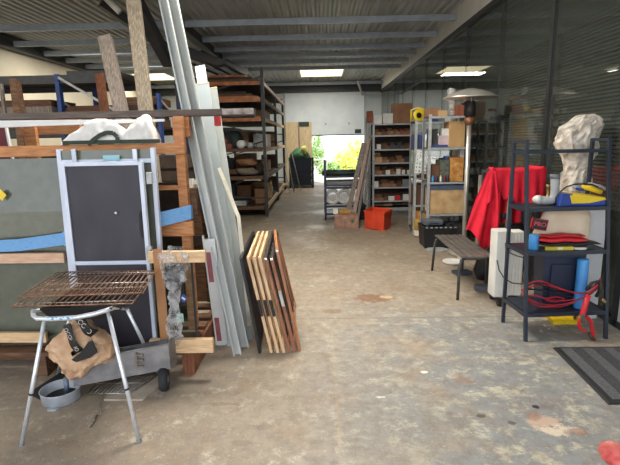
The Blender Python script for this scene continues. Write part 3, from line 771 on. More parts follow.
def band(c0, c1, w, txt, size, nm):
    A, B = at(c0[0], c0[1], yc - .105), at(c1[0], c1[1], yc - .105)
    d = (B - A).normalized(); n = V((-d.z, 0, d.x)) if d.x > 0 else V((d.z, 0, -d.x))
    def f(u, v):
        p = A.lerp(B, u) + n * (v - .5) * w
        p.y += .01 * math.sin(u * 6 + v) + .02 * (2 * u - 1) ** 2
        return p
    o = MB().grid(14, 4, f).build('printed_band', mat('black print', (34, 32, 32), .6, c2=(28, 26, 26)), cb, solid=.004, smooth=True)
    c = A.lerp(B, .5); c.y -= .006
    lettering('lettering', txt, size, c, d, n, mat('pale print', (206, 196, 186), .6), o, .9)
band((64.5, 326), (79, 353), .045, 'OCOMBUO', .034, 'a')
band((77, 318), (93, 335), .062, 'COIO', .046, 'b')
MB().pxprism([(71, 360), (81, 352), (88, 342), (92, 341), (97, 353), (90, 358), (76, 362.5)], yc - .112, .012).build('black_flap', mat('black print', (34, 32, 32)), cb, bevel=.003)

# ---- grey trough with latch
q = gz(125, 386, .03)
YT = 2.72
tg = thing('metal_trough', 'worn grey metal trough lying under the charcoal bag', 'trough', (at(122, 370, YT).x, YT + .1, .03))
A = [at(74, 386.5, YT), at(170.5, 368.5, YT + .08), at(168, 344.5, YT + .08), at(72.5, 362.5, YT)]
dz = .20
Bk = [p + V((.0, .13, -.02)) for p in A]
tm = MB()
v = [tm.bm.verts.new(p) for p in A + Bk]
for qq in ((0, 1, 2, 3), (4, 5, 6, 7), (0, 1, 5, 4), (1, 2, 6, 5), (3, 0, 4, 7)): tm._f([v[i] for i in qq])
tm.build('trough_body', steel_worn, tg, solid=.006, bevel=.004)
lp = [A[3] + V((0, -.004, .004)), A[2] + V((0, -.004, .004)), Bk[2] + V((0, .004, .004)), Bk[3] + V((0, .004, .004))]
MB().tube(lp, .006, 8, closed=True).build('rolled_rim', steel_worn, tg, smooth=True)
q = at(140.5, 357.5, YT + .05)
MB().obox((q.x, q.y - .012, q.z + .022), (.05, .016, .012)).obox((q.x, q.y - .012, q.z - .012), (.05, .016, .012)).obox((q.x - .02, q.y - .014, q.z), (.014, .018, .075)).obox((q.x, q.y - .014, q.z - .055), (.045, .012, .012)).build('latch', mat('brassy latch', (140, 128, 112), .5, .5), tg, bevel=.002)

# ---- small wheel
w0 = gz(164.5, 391)
wh = thing('spare_wheel', 'small black wheel standing on edge by the crate foot', 'wheel', (w0.x, w0.y, 0))
RM = Matrix.Rotation(.22, 3, 'Z') @ Matrix.Rotation(PI / 2, 3, 'Y')
MB().lathe([(.045, -.026), (.07, -.028), (.08, -.016), (.082, 0), (.08, .016), (.07, .028), (.045, .026)], (w0.x, w0.y + .01, .082), 28, RM).build('tyre', rubber, wh, smooth=True)
MB().lathe([(.012, -.03), (.043, -.022), (.043, .022), (.012, .03)], (w0.x, w0.y + .01, .082), 20, RM).build('hub', grey_pl, wh, smooth=True)

# ---- round pan, wire rack, board, skewer
c0 = gz(62, 399, 0)
R = .118
pn = thing('round_pan', 'round zinc pan with dark inside on the floor under the barbecue', 'pan', (c0.x, c0.y, 0))
MB().lathe([(R - .012, .001), (R - .004, .006), (R, .075), (R + .004, .08), (R - .004, .08), (R - .008, .02), (.02, .012), (.0001, .012)], (c0.x, c0.y, 0), 40).build('pan_wall', zinc, pn, smooth=True)
MB().lathe([(R - .012, .013), (R - .02, .024), (.001, .026)], (c0.x, c0.y, 0), 30).build('ash_layer', mat('dark ash', (40, 40, 42), .9, c2=(28, 28, 30), scale=30), pn)
MB().prism([(c0.x - .015, c0.y - R - .022, .0), (c0.x + .035, c0.y - R - .018, 0), (c0.x + .045, c0.y - R + .004, .001), (c0.x - .03, c0.y - R + .004, .001)], (0, 0, .004)).build('pan_tab', zinc, pn)
tb = at(67.5, 390, c0.y + .03); tag(MB().tube([(tb.x, c0.y + .02, .03), (tb.x, c0.y + .03, .135)], .016, 14).build('tube_end', mat('blue grey tube', (112, 124, 140), .45, .3), smooth=True), 'short blue-grey tube standing up in the round pan', 'tube')
k = [gz(104, 401), gz(143, 401), gz(170, 378), gz(128, 374)]
tag(MB().prism([p + V((0, 0, .001)) for p in k], (0, 0, .010)).build('loose_board', mat('dusty board', (184, 170, 152), .8, c2=(160, 146, 128))), 'flat dusty board on the floor under the wire rack', 'board')
rk = MB(); kk = [gz(86, 394, .016), gz(131, 393, .016), gz(158, 375, .016), gz(104, 375, .016)]
rk.tube(kk, .005, 8, closed=True)
for t in [i / 12 for i in range(1, 12)]: rk.tube([kk[0].lerp(kk[1], t), kk[3].lerp(kk[2], t)], .0036, 6)
rk.tube([kk[0].lerp(kk[3], .5) + V((0, 0, .006)), kk[1].lerp(kk[2], .5) + V((0, 0, .006))], .0028, 6)
tag(rk.build('wire_rack', wire_bright, smooth=True), 'bright wire rack lying on the floor behind the pan', 'rack')
sk = thing('meat_skewer', 'bent wire fork with a wooden handle lying on the floor', 'fork', gz(94, 415))
sp = [gz(112, 383, .022), gz(104, 393, .022), gz(99.5, 402, .015), gz(100, 408, .012), gz(101, 414, .012), gz(97, 415, .012)]
MB().tube(sp, .0025, 6).build('wire_shaft', wire_bright, sk, smooth=True)
MB().tube([gz(97, 415, .012), gz(94, 419, .013), gz(90, 426, .012)], .011, 8, radii=[.007, .011, .009]).build('handle', wood_tan, sk, smooth=True)
dk = [gz(28, 395), gz(60, 374), gz(78, 380), gz(44, 402)]
tag(MB().prism([p + V((0, 0, .001)) for p in dk], (0, 0, .012)).build('rubber_sheet', rubber, bevel=.003), 'crumpled black sheet on the floor left of the pan', 'sheet')

# ================================================================== LEANING PROFILES, BOARDS AND FRAMES
def axis_frame(p0, p1):
    d = (p1 - p0).normalized(); a = V((1, 0, 0)); a = (a - d * a.dot(d)).normalized(); return d, a, d.cross(a)
def channel(nm, b, t, w, dp, th, label, m=galv, lip=.012, cat='steel profile', grp='galvanised channels leaning by the crate'):
    d, a, n = axis_frame(b, t)
    h = w / 2
    prof = [(-h, 0), (h, 0), (h, dp), (h - lip, dp), (h - lip, dp - th), (h - th, dp - th), (h - th, th), (-h + th, th), (-h + th, dp - th), (-h + lip, dp - th), (-h + lip, dp), (-h, dp)]
    r = thing(nm, label, cat, b, grp)
    MB().sweep(prof, b, t, side=a).build('channel', m, r)
    hl = MB()
    for f in (.12, .33, .55, .78):
        c = b.lerp(t, f); hl.lathe([(.009, -.001), (.009, .002)], c - n * 0 + n * (-.0012) if n.y > 0 else c, 10, Matrix((a, d, n)).transposed())
    return r
def leanpt(px, py, Y): return at(px, py, Y)
b = gz(238.5, 354); t = at(161, -14, 3.62); channel('steel_channel', b, b + (t - b) * 1.08, .062, .04, .003, 'narrow galvanised steel channel leaning in front of the grey boards, its foot furthest forward')
b = gz(244.5, 347); t = at(169.5, -14, 3.68); channel('steel_channel', b, b + (t - b) * 1.06, .085, .04, .003, 'wide galvanised steel channel leaning right beside the narrow one')
def leaning_board(nm, bpx, tpx, w, th, m, label, cat='board', grp=None, m2=None):
    b, t = gz(*bpx), at(*tpx)
    d, a, n = axis_frame(b, t)
    b = b + d * .005
    r = thing(nm, label, cat, (b.x, b.y, 0), grp)
    MB().bar(b, t, w, th, side=a).build('board', m, r, bevel=.002)
    if m2: MB().bar(t - d * .006, t + d * .002, w + .002, th + .002, side=a).build('raw_end', m2, r)
    return r
grey_board = mat('pale grey coated board', (170, 178, 178), .5, c2=(156, 165, 167), scale=3, stretch=(1, 1, .4))
grey_board2 = mat('grey green coated board', (166, 170, 164), .55, c2=(150, 154, 150), scale=3)
leaning_board('coated_board', (236, 345), (199, 84, 4.0), .165, .016, grey_board, 'wide pale grey board leaning behind the galvanised channels', grp='grey boards leaning behind the plank', m2=wood_pale)
leaning_board('coated_board', (247, 341), (211, 88, 4.1), .10, .016, grey_board2, 'narrower grey-green board leaning right of the wide pale one', grp='grey boards leaning behind the plank', m2=wood_pale)
leaning_board('pale_board', (240, 330), (200, 66, 4.45), .09, .02, white_enamel, 'white board sticking up highest behind the grey boards', grp='grey boards leaning behind the plank')
# bent off-white strip
sp = [at(219, 168, 3.72), at(228, 190, 3.66), at(238.5, 217, 3.6), at(241, 240, 3.56), at(246, 290, 3.5), gz(250, 338)]
sb = MB()
for a_, b_ in zip(sp, sp[1:]): sb.bar(a_, b_ + (b_ - a_).normalized() * .003, .028, .008, side=V((1, 0, 0)))
tag(sb.build('edging_strip', mat('off white strip', (226, 216, 194), .6)), 'thin off-white strip kinked in the middle, leaning on the grey boards', 'strip')
q = at(219, 118, 3.86); tag(MB().obox((q.x, 3.80, q.z), (.045, .06, .13)).build('red_clamp', red, bevel=.006), 'small red clamp on the edge of the grey board above the plank', 'clamp')
# white panel with faded red strips
pr = thing('laminate_slab', 'narrow white panel with two faded red strips leaning left of the channels', 'panel', gz(221, 345))
b0, t0 = gz(223, 344.5), at(209.5, 239, 3.38)
d, a, n = axis_frame(b0, t0)
MB().bar(b0, t0, .085, .03, side=a).build('panel_board', white_panel, pr, bevel=.003)
MB().bar(b0 - a * .048 , t0 - a * .045 + d * .03, .012, .02, side=a).build('edge_strip', white_enamel, pr)
for f0, f1 in ((.05, .28), (.62, .89)):
    c = -n * .017 if n.y > 0 else n * .017
    MB().bar(b0.lerp(t0, f0) - a * .02 + c, b0.lerp(t0, f1) - a * .02 + c, .036, .004, side=a).build('red_strip', pink_strip, pr)

# ---- row of folded wooden frames leaning to the left
specs = [(260, 241, black, black, 'black framed panel at the left end of the row of leaning frames'),
         (271.5, 248, wood_light, wood_light, 'first light beech frame, right of the black panel'),
         (278, 254, wood_light, wood_light, 'second light beech frame in the middle of the light three'),
         (284, 259.5, wood_light, wood_light, 'third light beech frame, touching the dark-topped frames'),
         (289.5, 265.5, wood_mahog, rack_steel, 'first dark-topped mahogany frame, right of the light beech ones'),
         (295, 271.5, wood_mahog, rack_steel, 'second dark-topped mahogany frame'),
         (300, 277, wood_amber, wood_amber, 'amber varnished frame at the right end of the leaning row')]
for i, (bx, tx, m, mt, lab) in enumerate(specs):
    f0 = gz(bx, 353 - .6 * max(0, i - 3)); f1 = at(tx, 258 if i < 6 else 246, f0.y + .02)
    if i == 6: f1 = at(tx, 250, f0.y + .05)
    e2 = f1 - f0
    e1 = V((-.05, 1.02, 0)) if i < 6 else V((-.09, .8, 0))
    w = .03 if i else .05; th = .023
    r = thing('folding_frame', lab, 'frame', (f0.x, f0.y, 0), 'folded wooden frames leaning in a row')
    du = e2.normalized(); dv = e1.normalized(); nn = du.cross(dv)
    P = lambda u, v: f0 + e2 * u + e1 * v
    MB().bar(P(0, .012), P(1, .012), th, w, side=nn).build('front_post', m, r, bevel=.003)
    MB().bar(P(0, .985), P(1, .985), th, w, side=nn).build('back_post', m, r, bevel=.003)
    MB().bar(P(.985, 0), P(.985, 1), th, .035, side=nn).build('top_rail', mt, r, bevel=.003)
    MB().bar(P(.06, .03), P(.06, .97), th, .035, side=nn).build('bottom_rail', m, r, bevel=.003)
    if i == 0:
        MB().bar(P(.5, .03), P(.5, .97), .012, e2.length * .9, side=nn).build('infill_panel', black_panel, r)
    elif i < 6:
        for v in (.2, .36, .52, .68, .84): MB().bar(P(.06, v), P(.97, v), th * .4, .05, side=nn).build('slat', wood_dark if i > 3 else m, r)  # slats of the mahogany pair coloured dark to paint shaded gaps
    if i in (1, 2, 3):
        MB().bar(P(.40, -.004), P(.57, -.004), th * .92, .03, side=nn).build('hinge_clip', black, r, bevel=.004)
    if i in (4, 5, 6):
        MB().bar(P(.985, -.012), P(.995, .0), th * .8, .012, side=nn).build('end_cap', white_enamel, r)
    if i == 5:
        MB().bar(P(.5, -.004), P(.66, -.004), th * .9, .026, side=nn).build('paper_tag', mat('creased paper', (206, 200, 190), .7), r)

# ================================================================== LEFT BACKGROUND
def timber(nm, bpx, tpx, w, th, m, label, grp='timbers leaning behind the crate', zf=None):
    t = at(*tpx); b = gz(*bpx)
    d, a, n = axis_frame(b, t)
    o = MB().bar(b + d * .02, t, w, th, side=a).build(nm, m, bevel=.004)
    tag(o, label, 'timber', grp); return o
timber('timber_beam', (163, 300), (105, 37, 5.3), .135, .09, wood_grey, 'thick weathered grey beam with a square end, leaning behind the white bag')
timber('timber_plank', (167, 296), (132, -12, 5.5), .15, .06, wood_tan, 'tall weathered plank reaching the roof, left of the galvanised channels')
timber('timber_plank', (130, 290), (99.5, 74, 5.6), .095, .05, wood_red, 'red-brown plank leaning left of the thick weathered beam')
timber('timber_plank', (42, 303), (13, 79, 4.9), .065, .04, wood_brown, 'brown plank leaning at the far left beside a thinner one')
timber('timber_batten', (56, 303), (17.5, 80, 5.1), .05, .03, wood_brown, 'brown batten leaning just right of the brown plank at far left')
timber('timber_batten', (30, 303), (1, 84, 5.0), .035, .03, wood_grey, 'thin grey batten leaning at the extreme left')
p0 = at(-6, 146, 3.66); p1 = at(10, 146, 3.66); p2 = at(5, 121, 3.66); p3 = at(-8, 121, 3.66)
mp_ = thing('maroon_board', 'maroon board with a white edge leaning at the far left', 'board', (p0.x, 3.66, .195))
dn = (p1 - p2); k_ = (p1.z - .195) / (p2.z - p1.z)
k_ *= .16
b1 = p1 + (p1 - p2) * k_; b0 = p0 + (p1 - p2) * k_
MB().prism([b0, b1, p2, p3], (0, .018, 0)).build('sheet', maroon, mp_)
MB().bar(b1, p2, .014, .022, side=V((1, 0, 0))).build('white_edge', white_panel, mp_)

# blue pallet rack of the left aisle
YB = 6.6
br = thing('pallet_rack', 'blue-posted pallet rack loaded with timber in the left aisle', 'rack', (at(106, 110, YB).x, YB + .5, 0))
xa, xb_ = at(57.5, 90, YB).x, at(157, 90, YB).x
zt_ = at(57, 74, YB).z
for xx in (xa, xb_, xa - 1.9):
    MB().box(xx - (.02 if xx == xb_ else .028), xx + (.02 if xx == xb_ else .028), YB, YB + .09, 0, zt_ - (.28 if xx == xb_ else 0)).build('upright', rack_blue, br)
    MB().box(xx - .04, xx + .04, YB + 1.1, YB + 1.19, 0, zt_ - (.3 if xx == xb_ else 0)).build('upright', rack_blue, br)
    MB().bar((xx, YB + .05, zt_ - .35), (xx, YB + 1.15, zt_ - .7), .03, .03).build('diagonal_brace', shelf_grey, br)
for zz in (.9, 1.72, zt_ - .12):
    for yy in (YB + .02, YB + 1.13):
        MB().box(xa - 1.9, xb_ if zz < 2 else xb_ - .55, yy, yy + .05, zz, zz + .11).build('beam', anth, br)
    MB().box(xa - 1.9, xb_ if zz < 2 else xb_ - .55, YB + .07, YB + 1.12, zz + .08, zz + .11).build('deck', wood_dark, br)
MB().bar((xa + .05, YB - .03, zt_ - .05), (xb_ - .1, YB - .03, 1.75), .03, .03).build('front_brace', shelf_grey, br)
rnd = random.Random(3)
stock = [('dark stained', wood_dark), ('brown', wood_brown), ('red-brown', wood_red), ('weathered', wood_grey), ('chestnut', mat('chestnut timber', (98, 66, 44), .8, c2=(70, 46, 32), scale=8, stretch=(1, 6, 6)))]
k = 0
for x0, x1_ in ((xa - 1.8, xa - .95), (xa - .9, xa - .1), (xa + .08, xa + .75), (xa + .8, xb_ - .06)):
    zz = 1.835
    for j in range(4 if k % 2 else 3):
        nm, m = stock[(k + j) % 5 if j else 1]
        hh = rnd.uniform(.075, .11)
        yo = rnd.uniform(.0, .1)
        o = MB().box(x0 + rnd.uniform(0, .05), x1_ - rnd.uniform(0, .05), YB + .02 + yo, YB + .7 + yo, zz, zz + hh).build('timber_bundle', m, bevel=.004); zz += hh + .001
        tag(o, '%s timber bundle on the blue rack, %s in stack %s from the left' % (nm, ['lowest', 'second', 'third', 'topmost'][j], ['first', 'second', 'third', 'fourth'][k]), 'timber', 'timber on the blue rack')
    k += 1
o = MB().box(xa + .1, xb_ - .6, YB + .1, YB + .9, zt_, zt_ + .05).build('roofing_sheet', shelf_dark); tag(o, 'dark flat sheet lying on the top beams of the blue rack', 'sheet')
# carcass below: stacks of panels that close the view behind the crate
for i, (x0, x1_, m, lab, h_) in enumerate(((-4.4, -3.5, wood_dark, 'dark stack of panels on the floor under the blue rack at left', 1.5), (-3.3, -2.5, wood_brown, 'brown stack of panels on the floor under the blue rack behind the crate', 1.3), (-2.35, -1.65, wood_dark, 'dark stack of boards on the floor behind the crate post', 1.45))):
    o = thing('panel_stack', lab, 'panel stack', (x0, 6.1, 0), 'stacks of panels behind the crate')
    n = 9
    for j in range(n):
        MB().box(x0 + .02 * math.sin(j * 2.3), x1_ + .02 * math.cos(j * 3.1), 5.85 + .03 * (j % 2), 6.45, j * h_ / n, (j + 1) * h_ / n - .008).build('panel', m, o)

# ---- long pallet rack on the left of the lane
RF, RB_, RXR = 9.9, 15.4, at(267, 216, 9.9).x
RXL = RXR - 1.6
lr = thing('pallet_rack', 'long dark steel pallet rack with orange beams on the left of the lane', 'rack', ((RXR + RXL) / 2, 12.6, 0))
ztop = at(265, 67, RF).z
for yy in (RF, 12.65, RB_):
    for xx in (RXR, RXL):
        MB().box(xx - .032, xx + .032, yy, yy + .08, 0, ztop if yy == RF else ztop - .35).build('upright', rack_steel, lr)
    for j, zz in enumerate((.5, 1.2, 1.9, 2.5)): MB().bar((RXL, yy + .04, zz), (RXR, yy + .04, zz + (.4 if j % 2 else -.1)), .03, .03).build('frame_brace', rack_steel, lr)
zs = [at(267, y, RF).z for y in (206, 176, 148, 117.5)] + [at(267, 98, RF).z, at(267, 81, RF).z]
for i, zz in enumerate(zs):
    bm_ = rack_orange if i >= 3 else wood_brown
    MB().box(RXL, RXR - .045, RF - .03, RF + .03, zz - .07, zz).build('beam', bm_, lr)
    for y0, y1 in ((RF + .08, 12.65), (12.73, RB_)):
        MB().box(RXR - .03, RXR + .03, y0, y1, zz - .075, zz + .0).build('side_beam', wood_pale if i in (3, 2, 0) else (rack_orange if i == 5 else wood_tan), lr)
        MB().box(RXL, RXR - .03, y0, y1, zz - .025, zz).build('deck', wood_dark, lr)
# load: every piece by itself
def carton(nm, x0, x1, y0, y1, z0, z1, m, label, grp=None, cat='box', tape=tape_brown, lid=True, rz=0):
    r = thing(nm, label, cat, ((x0 + x1) / 2, (y0 + y1) / 2, z0), grp)
    w, dd, h = x1 - x0, y1 - y0, z1 - z0
    g = .004
    mb = MB().box(-w / 2, w / 2, -dd / 2, dd / 2, 0, h - .004)
    mb.build('box_body', m, r, local=True, bevel=min(.004, w * .05))
    if lid:
        MB().box(-w / 2, w / 2, -dd / 2, -g, h - .004, h).build('flap', m, r, local=True)
        MB().box(-w / 2, w / 2, g, dd / 2, h - .004, h).build('flap', m, r, local=True)
        if tape: MB().box(-w * .5 - .001, -w * .5 + .03, -.02, .02, h - .05, h + .001).box(-w / 2, w / 2, -.02, .02, h, h + .0012).build('tape', tape, r, local=True)
    r.rotation_euler.z = rz
    return r
def coil(c, R, r, n, m, label, grp=None, nm='cable_coil', cat='coil', rot=None):
    mb = MB()
    pts = []
    for i in range(n * 22):
        a = 2 * PI * i / 22; rr = R + r * .8 * math.sin(i * .37)
        pts.append(V((rr * math.cos(a), rr * math.sin(a), r + (i / (n * 22)) * r * 2.2 * (n - 1) * .5)))
    M = rot or Matrix.Identity(3)
    pts = [V(c) + M @ p for p in pts]
    o = mb.tube(pts, r, 7).build(nm, m, smooth=True); return tag(o, label, cat, grp)
def pipes(c, L, n, r, m, label, grp=None, ax='X', cat='pipe bundle', nm='pipe'):
    """short stack of pipes, each pipe a thing"""
    out = []
    for i in range(n):
        row, colm = (0, i) if i < (n + 1) // 2 + 1 else (1, i - (n + 1) // 2 - 1)
        off = (colm + .5 * row) * 2.05 * r; z = c[2] + r + row * 1.75 * r
        a, b_ = ((c[0], c[1] + off, z), (c[0] + L, c[1] + off, z)) if ax == 'X' else ((c[0] + off, c[1], z), (c[0] + off, c[1] + L, z))
        o = MB().tube([a, b_], r, 10).build(nm, m, smooth=True)
        tag(o, label % ['first', 'second', 'third', 'fourth', 'fifth', 'sixth', 'seventh', 'eighth'][i], 'pipe', grp); out.append(o)
    return out
def sack(c, rx, ry, h, m, label, grp=None, nm='sack', amp=.03, cat='sack'):
    c = V(c); o = MB().blob([(c + V((0, 0, .0)), rx * .8, ry * .8), (c + V((0, 0, h * .2)), rx, ry), (c + V((0, 0, h * .55)), rx * .95, ry * .95), (c + V((0, 0, h * .85)), rx * .6, ry * .6), (c + V((0, 0, h)), rx * .25, ry * .25)], 18, amp, 7).build(nm, m, smooth=True)
    zmin = min(v.co.z for v in o.data.vertices)
    return tag(o, label, cat, grp)
G1, G2, G3 = 'goods on the lowest shelf of the left rack', 'goods on the second shelf of the left rack', 'goods on the third shelf of the left rack'
G4 = 'goods on the upper shelves of the left rack'
z = zs[0]
carton('cardboard_box', RXR - .30, RXR - .05, RF + .45, RF + .85, z + .0, z + .33, carton_brown, 'brown box by the front post on the lowest shelf of the left rack', G1)
pipes((RXR - 1.3, RF + .05, z), .85, 5, .03, shelf_grey, '%s grey pipe in the low pile on the lowest shelf of the left rack', G1)
pipes((RXR - 1.1, RF + .45, z), .7, 4, .045, rack_steel, '%s dark pipe behind the grey pipes on the lowest shelf', G1)
sack((RXR - 1.25, RF + .75, z), .18, .15, .25, anth, 'dark sack at the back left of the lowest shelf of the left rack', G1)
coil((RXR - .75, RF + .9, z), .14, .022, 4, anth, 'dark cable coil behind the pipes on the lowest shelf', G1)
carton('cardboard_box', RXR - .5, RXR - .06, RF + 1.5, RF + 1.95, z, z + .38, carton_tan, 'tan box half way along the lowest shelf of the left rack', G1)
sack((RXR - .25, RF + 2.35, z), .16, .16, .38, teal, 'turquoise sack near the middle post on the lowest shelf', G1, amp=.02)
carton('cardboard_box', RXR - .5, RXR - .06, RF + 3.2, RF + 3.9, z, z + .35, carton_dark, 'dark brown box beyond the middle post on the lowest shelf', G1)
z = zs[1]
for i, (dx, dy, R, r, m) in enumerate(((-.42, .25, .17, .042, wood_tan), (-.42, .25, .16, .04, carton_brown), (-.78, .3, .13, .035, wood_brown))):
    zz = z + (.0 if i != 1 else .20)
    coil((RXR + dx, RF + dy, zz), R, r, 3, m, ['tan hose coil lying on the second shelf of the left rack', 'brown hose coil stacked on the tan coil on the second shelf', 'dark brown hose coil left of the stacked coils on the second shelf'][i], G2, 'hose_coil')
carton('cardboard_box', RXR - 1.35, RXR - .95, RF + .1, RF + .5, z, z + .3, carton_dark, 'dark brown box at the left of the second shelf of the left rack', G2)
o = MB().lathe([(.08, 0), (.1, .01), (.1, .12), (.08, .14)], (RXR - .95, RF + .02 + .12, z), 18).build('paint_tin', white_enamel, smooth=True); tag(o, 'pale tin in front of the dark brown box on the second shelf', 'tin', G2)
sack((RXR - .2, RF + .55, z), .14, .14, .3, wood_dark, 'dark sack by the front post on the second shelf of the left rack', G2)
carton('cardboard_box', RXR - .45, RXR - .06, RF + 1.2, RF + 1.8, z, z + .28, carton_brown, 'brown box along the second shelf facing the lane', G2)
carton('cardboard_box', RXR - .45, RXR - .06, RF + 3.1, RF + 3.8, z, z + .35, carton_dark, 'dark box beyond the middle post on the second shelf', G2)
z = zs[2]
rr_ = random.Random(5)
n = 0
words = ['first', 'second', 'third', 'fourth', 'fifth', 'sixth', 'seventh', 'eighth', 'ninth', 'tenth', 'eleventh', 'twelfth', 'thirteenth', 'fourteenth']
for row in range(3):
    for c_ in range(4 - row):
        x0 = RXR - 1.28 + c_ * .165 + row * .08; z0 = z + row * .105
        o = MB().obox((x0, RF + .2 + .02 * ((c_ + row) % 2), z0 + .051), (.155, .24, .10), rz=rr_.uniform(-.06, .06)).build('clay_block', stone_m, bevel=.006)
        tag(o, 'reddish clay block, %s from left in %s row, third left rack shelf' % (words[c_], ['bottom', 'middle', 'top'][row]), 'block', G3)
o = MB().tube([(RXR - .5, RF + .02, z + .085), (RXR - .5, RF + .6, z + .085)], .085, 18).build('paper_roll', white_enamel, smooth=True); tag(o, 'white roll seen end-on right of the clay blocks on the third shelf', 'roll', G3)
o = MB().tube([(RXR - .3, RF + .02, z + .06), (RXR - .3, RF + .7, z + .06)], .06, 18).build('foil_roll', shelf_grey, smooth=True); tag(o, 'small grey roll next to the white roll on the third shelf', 'roll', G3)
sack((RXR - .75, RF + .7, z), .22, .16, .42, dark_green, 'dark green sack behind the clay blocks on the third shelf', G3)
carton('cardboard_box', RXR - .4, RXR - .06, RF + 1.3, RF + 2.0, z, z + .3, carton_white, 'white box along the third shelf facing the lane', G3)
carton('cardboard_box', RXR - .45, RXR - .06, RF + 3.2, RF + 4.0, z, z + .4, carton_tan, 'tan box beyond the middle post on the third shelf', G3)
z = zs[3]
sack((RXR - 1.0, RF + .35, z), .35, .25, .25, dark_green, 'dark green netting heap on the fourth shelf of the left rack', G4, nm='netting_heap', cat='netting')
pipes((RXR - 1.2, RF + .05, z), 1.0, 3, .035, anth, '%s dark pipe along the front of the fourth shelf', G4)
carton('cardboard_box', RXR - .5, RXR - .08, RF + 1.0, RF + 2.2, z, z + .22, carton_brown, 'flat brown box along the fourth shelf facing the lane', G4)
pipes((RXR - .5, RF + 3.0, z), 2.0, 3, .05, wood_tan, '%s long tan pole beyond the middle post on the fourth shelf', G4, ax='Y')
for lv, zz in ((4, zs[4]), (5, zs[5])):
    for j in range(3):
        m = [wood_dark, rack_orange, wood_brown][(j + lv) % 3]
        o = MB().box(RXR - 1.5 + .1 * j, RXR - .1 - .12 * j, RF - .02 + .05 * j, RF + 1.6, zz + .001 + j * .05, zz + .001 + (j + 1) * .05 - .003).build('plank', m, bevel=.003)
        tag(o, '%s plank of the pile on the %s level of the left rack' % (['bottom', 'middle', 'top'][j], 'fifth' if lv == 4 else 'highest'), 'plank', G4)
for j in range(5):
    a_, b_ = at(196 + 10 * j, 66 + 1.0 * j, 10.2), at(232 + 12 * j, 79, 10.0)
    zz = zs[5] + .17 + .05 * j
    o = MB().tube([(RXR - 1.75 + .1 * j, RF + .1 + .12 * j, zz + .35), (RXR - .95 + .13 * j, RF + .35 + .14 * j, zs[5] + .19)], .025, 9).build('conduit', shelf_grey if j % 2 else anth, smooth=True)
    tag(o, '%s conduit of the loose heap on top of the left rack, counted from the left' % words[j], 'pipe', G4)

rq = random.Random(21)
tones = [('dark brown', carton_dark), ('brown', carton_brown), ('charcoal', anth), ('tan', carton_tan), ('reddish', carton_red)]
lvn = ['lowest', 'second', 'third', 'fourth']
for lv in range(4):
    z = zs[lv] + .001
    hmax = (zs[lv + 1] - zs[lv]) - .12
    for j in range(4):                            # bigger boxes at the back of every shelf
        x0 = RXL + .07 + j * .36
        tn, m = tones[(lv * 3 + j * 2) % 3]
        carton('cardboard_box', x0, x0 + .33, RF + 1.05, RF + 1.5 if j == 3 else RF + 2.4, z, z + hmax * (.92 - .12 * ((j + lv) % 3)), m, '%s box at back of the %s left rack shelf, %s from left' % (tn, lvn[lv], words[j]), 'boxes at the back of the left rack') if not (j == 3) else None
    if lv in (0, 1, 3):
        for j in range(6):                        # loose pieces near the front edge
            tn, m = tones[(j + lv) % 5]
            x0 = RXR - 1.32 + j * .2; hh = rq.uniform(.06, .12); y0 = RF + .6 + .07 * (j % 2)
            if lv == 0: y0 = RF + .92
            o = MB().obox((x0 + .08, y0 + .1, z + hh / 2), (rq.uniform(.1, .17), .2, hh), rz=rq.uniform(-.3, .3)).build('wrapped_parcel', m, bevel=.012)
            tag(o, '%s parcel, %s from left among the loose ones on the %s left shelf' % (tn, words[j], lvn[lv]), 'parcel', 'loose parcels on the left rack')

# ================================================================== BACK OF THE HALL
# mesh crates with green netting at the back left
Yg = 16.0
a_, b_ = at(290.5, 187, Yg), at(313, 187, Yg)
gc = thing('mesh_crate', 'dark mesh pallet crate standing left of the far door', 'crate', ((a_.x + b_.x) / 2, Yg + .4, 0))
zc = at(300, 158, Yg).z
for xx in (a_.x, b_.x):
    for yy in (Yg, Yg + .9): MB().box(xx - .03, xx + .03, yy - .03, yy + .03, 0, zc).build('corner_post', dark_green, gc)
for j in range(5):
    zz = .1 + j * (zc - .12) / 4
    MB().box(a_.x, b_.x, Yg - .02, Yg + .01, zz - .02, zz + .02).build('rail', dark_green, gc)
    MB().box(b_.x - .01, b_.x + .02, Yg, Yg + .9, zz - .02, zz + .02).build('rail', dark_green, gc)
MB().box(a_.x, b_.x, Yg + .02, Yg + .88, .08, .11).build('base', dark_green, gc)
tray(MB(), a_.x + .04, b_.x - .04, Yg + .05, Yg + .85, .12, zc - .04, .01).build('liner', navy, gc, solid=.01)
sack(((a_.x + b_.x) / 2 - .05, Yg + .42, zc - .16), .36, .34, .48, green_junk, 'green netting heaped in the mesh crate by the far door', nm='netting_heap', amp=.07, cat='netting')
sack(((a_.x + b_.x) / 2 + .1, Yg + .25, zc + .1), .14, .12, .3, mat('yellow netting', (206, 206, 120), .7), 'pale yellow bag lying on the green netting', nm='bag', amp=.03, cat='bag')
q = at(312, 163, Yg - .2); 
for j, (p0, p1) in enumerate((((287, 150), (294, 193)), ((291, 150), (301, 192)), ((285, 168), (290, 194)))):
    b_ = gz(*p1); t_ = at(p0[0], p0[1], b_.y + .25)
    tag(MB().tube([b_ + V((0, 0, .015)), t_], .014, 8).build('pole', shelf_grey, smooth=True), ['grey pole leaning left of the longer pole at the rack end', 'long grey pole leaning in front of the mesh crate', 'short grey pole leaning against the end of the left rack'][j], 'pole', 'poles at the end of the left rack')

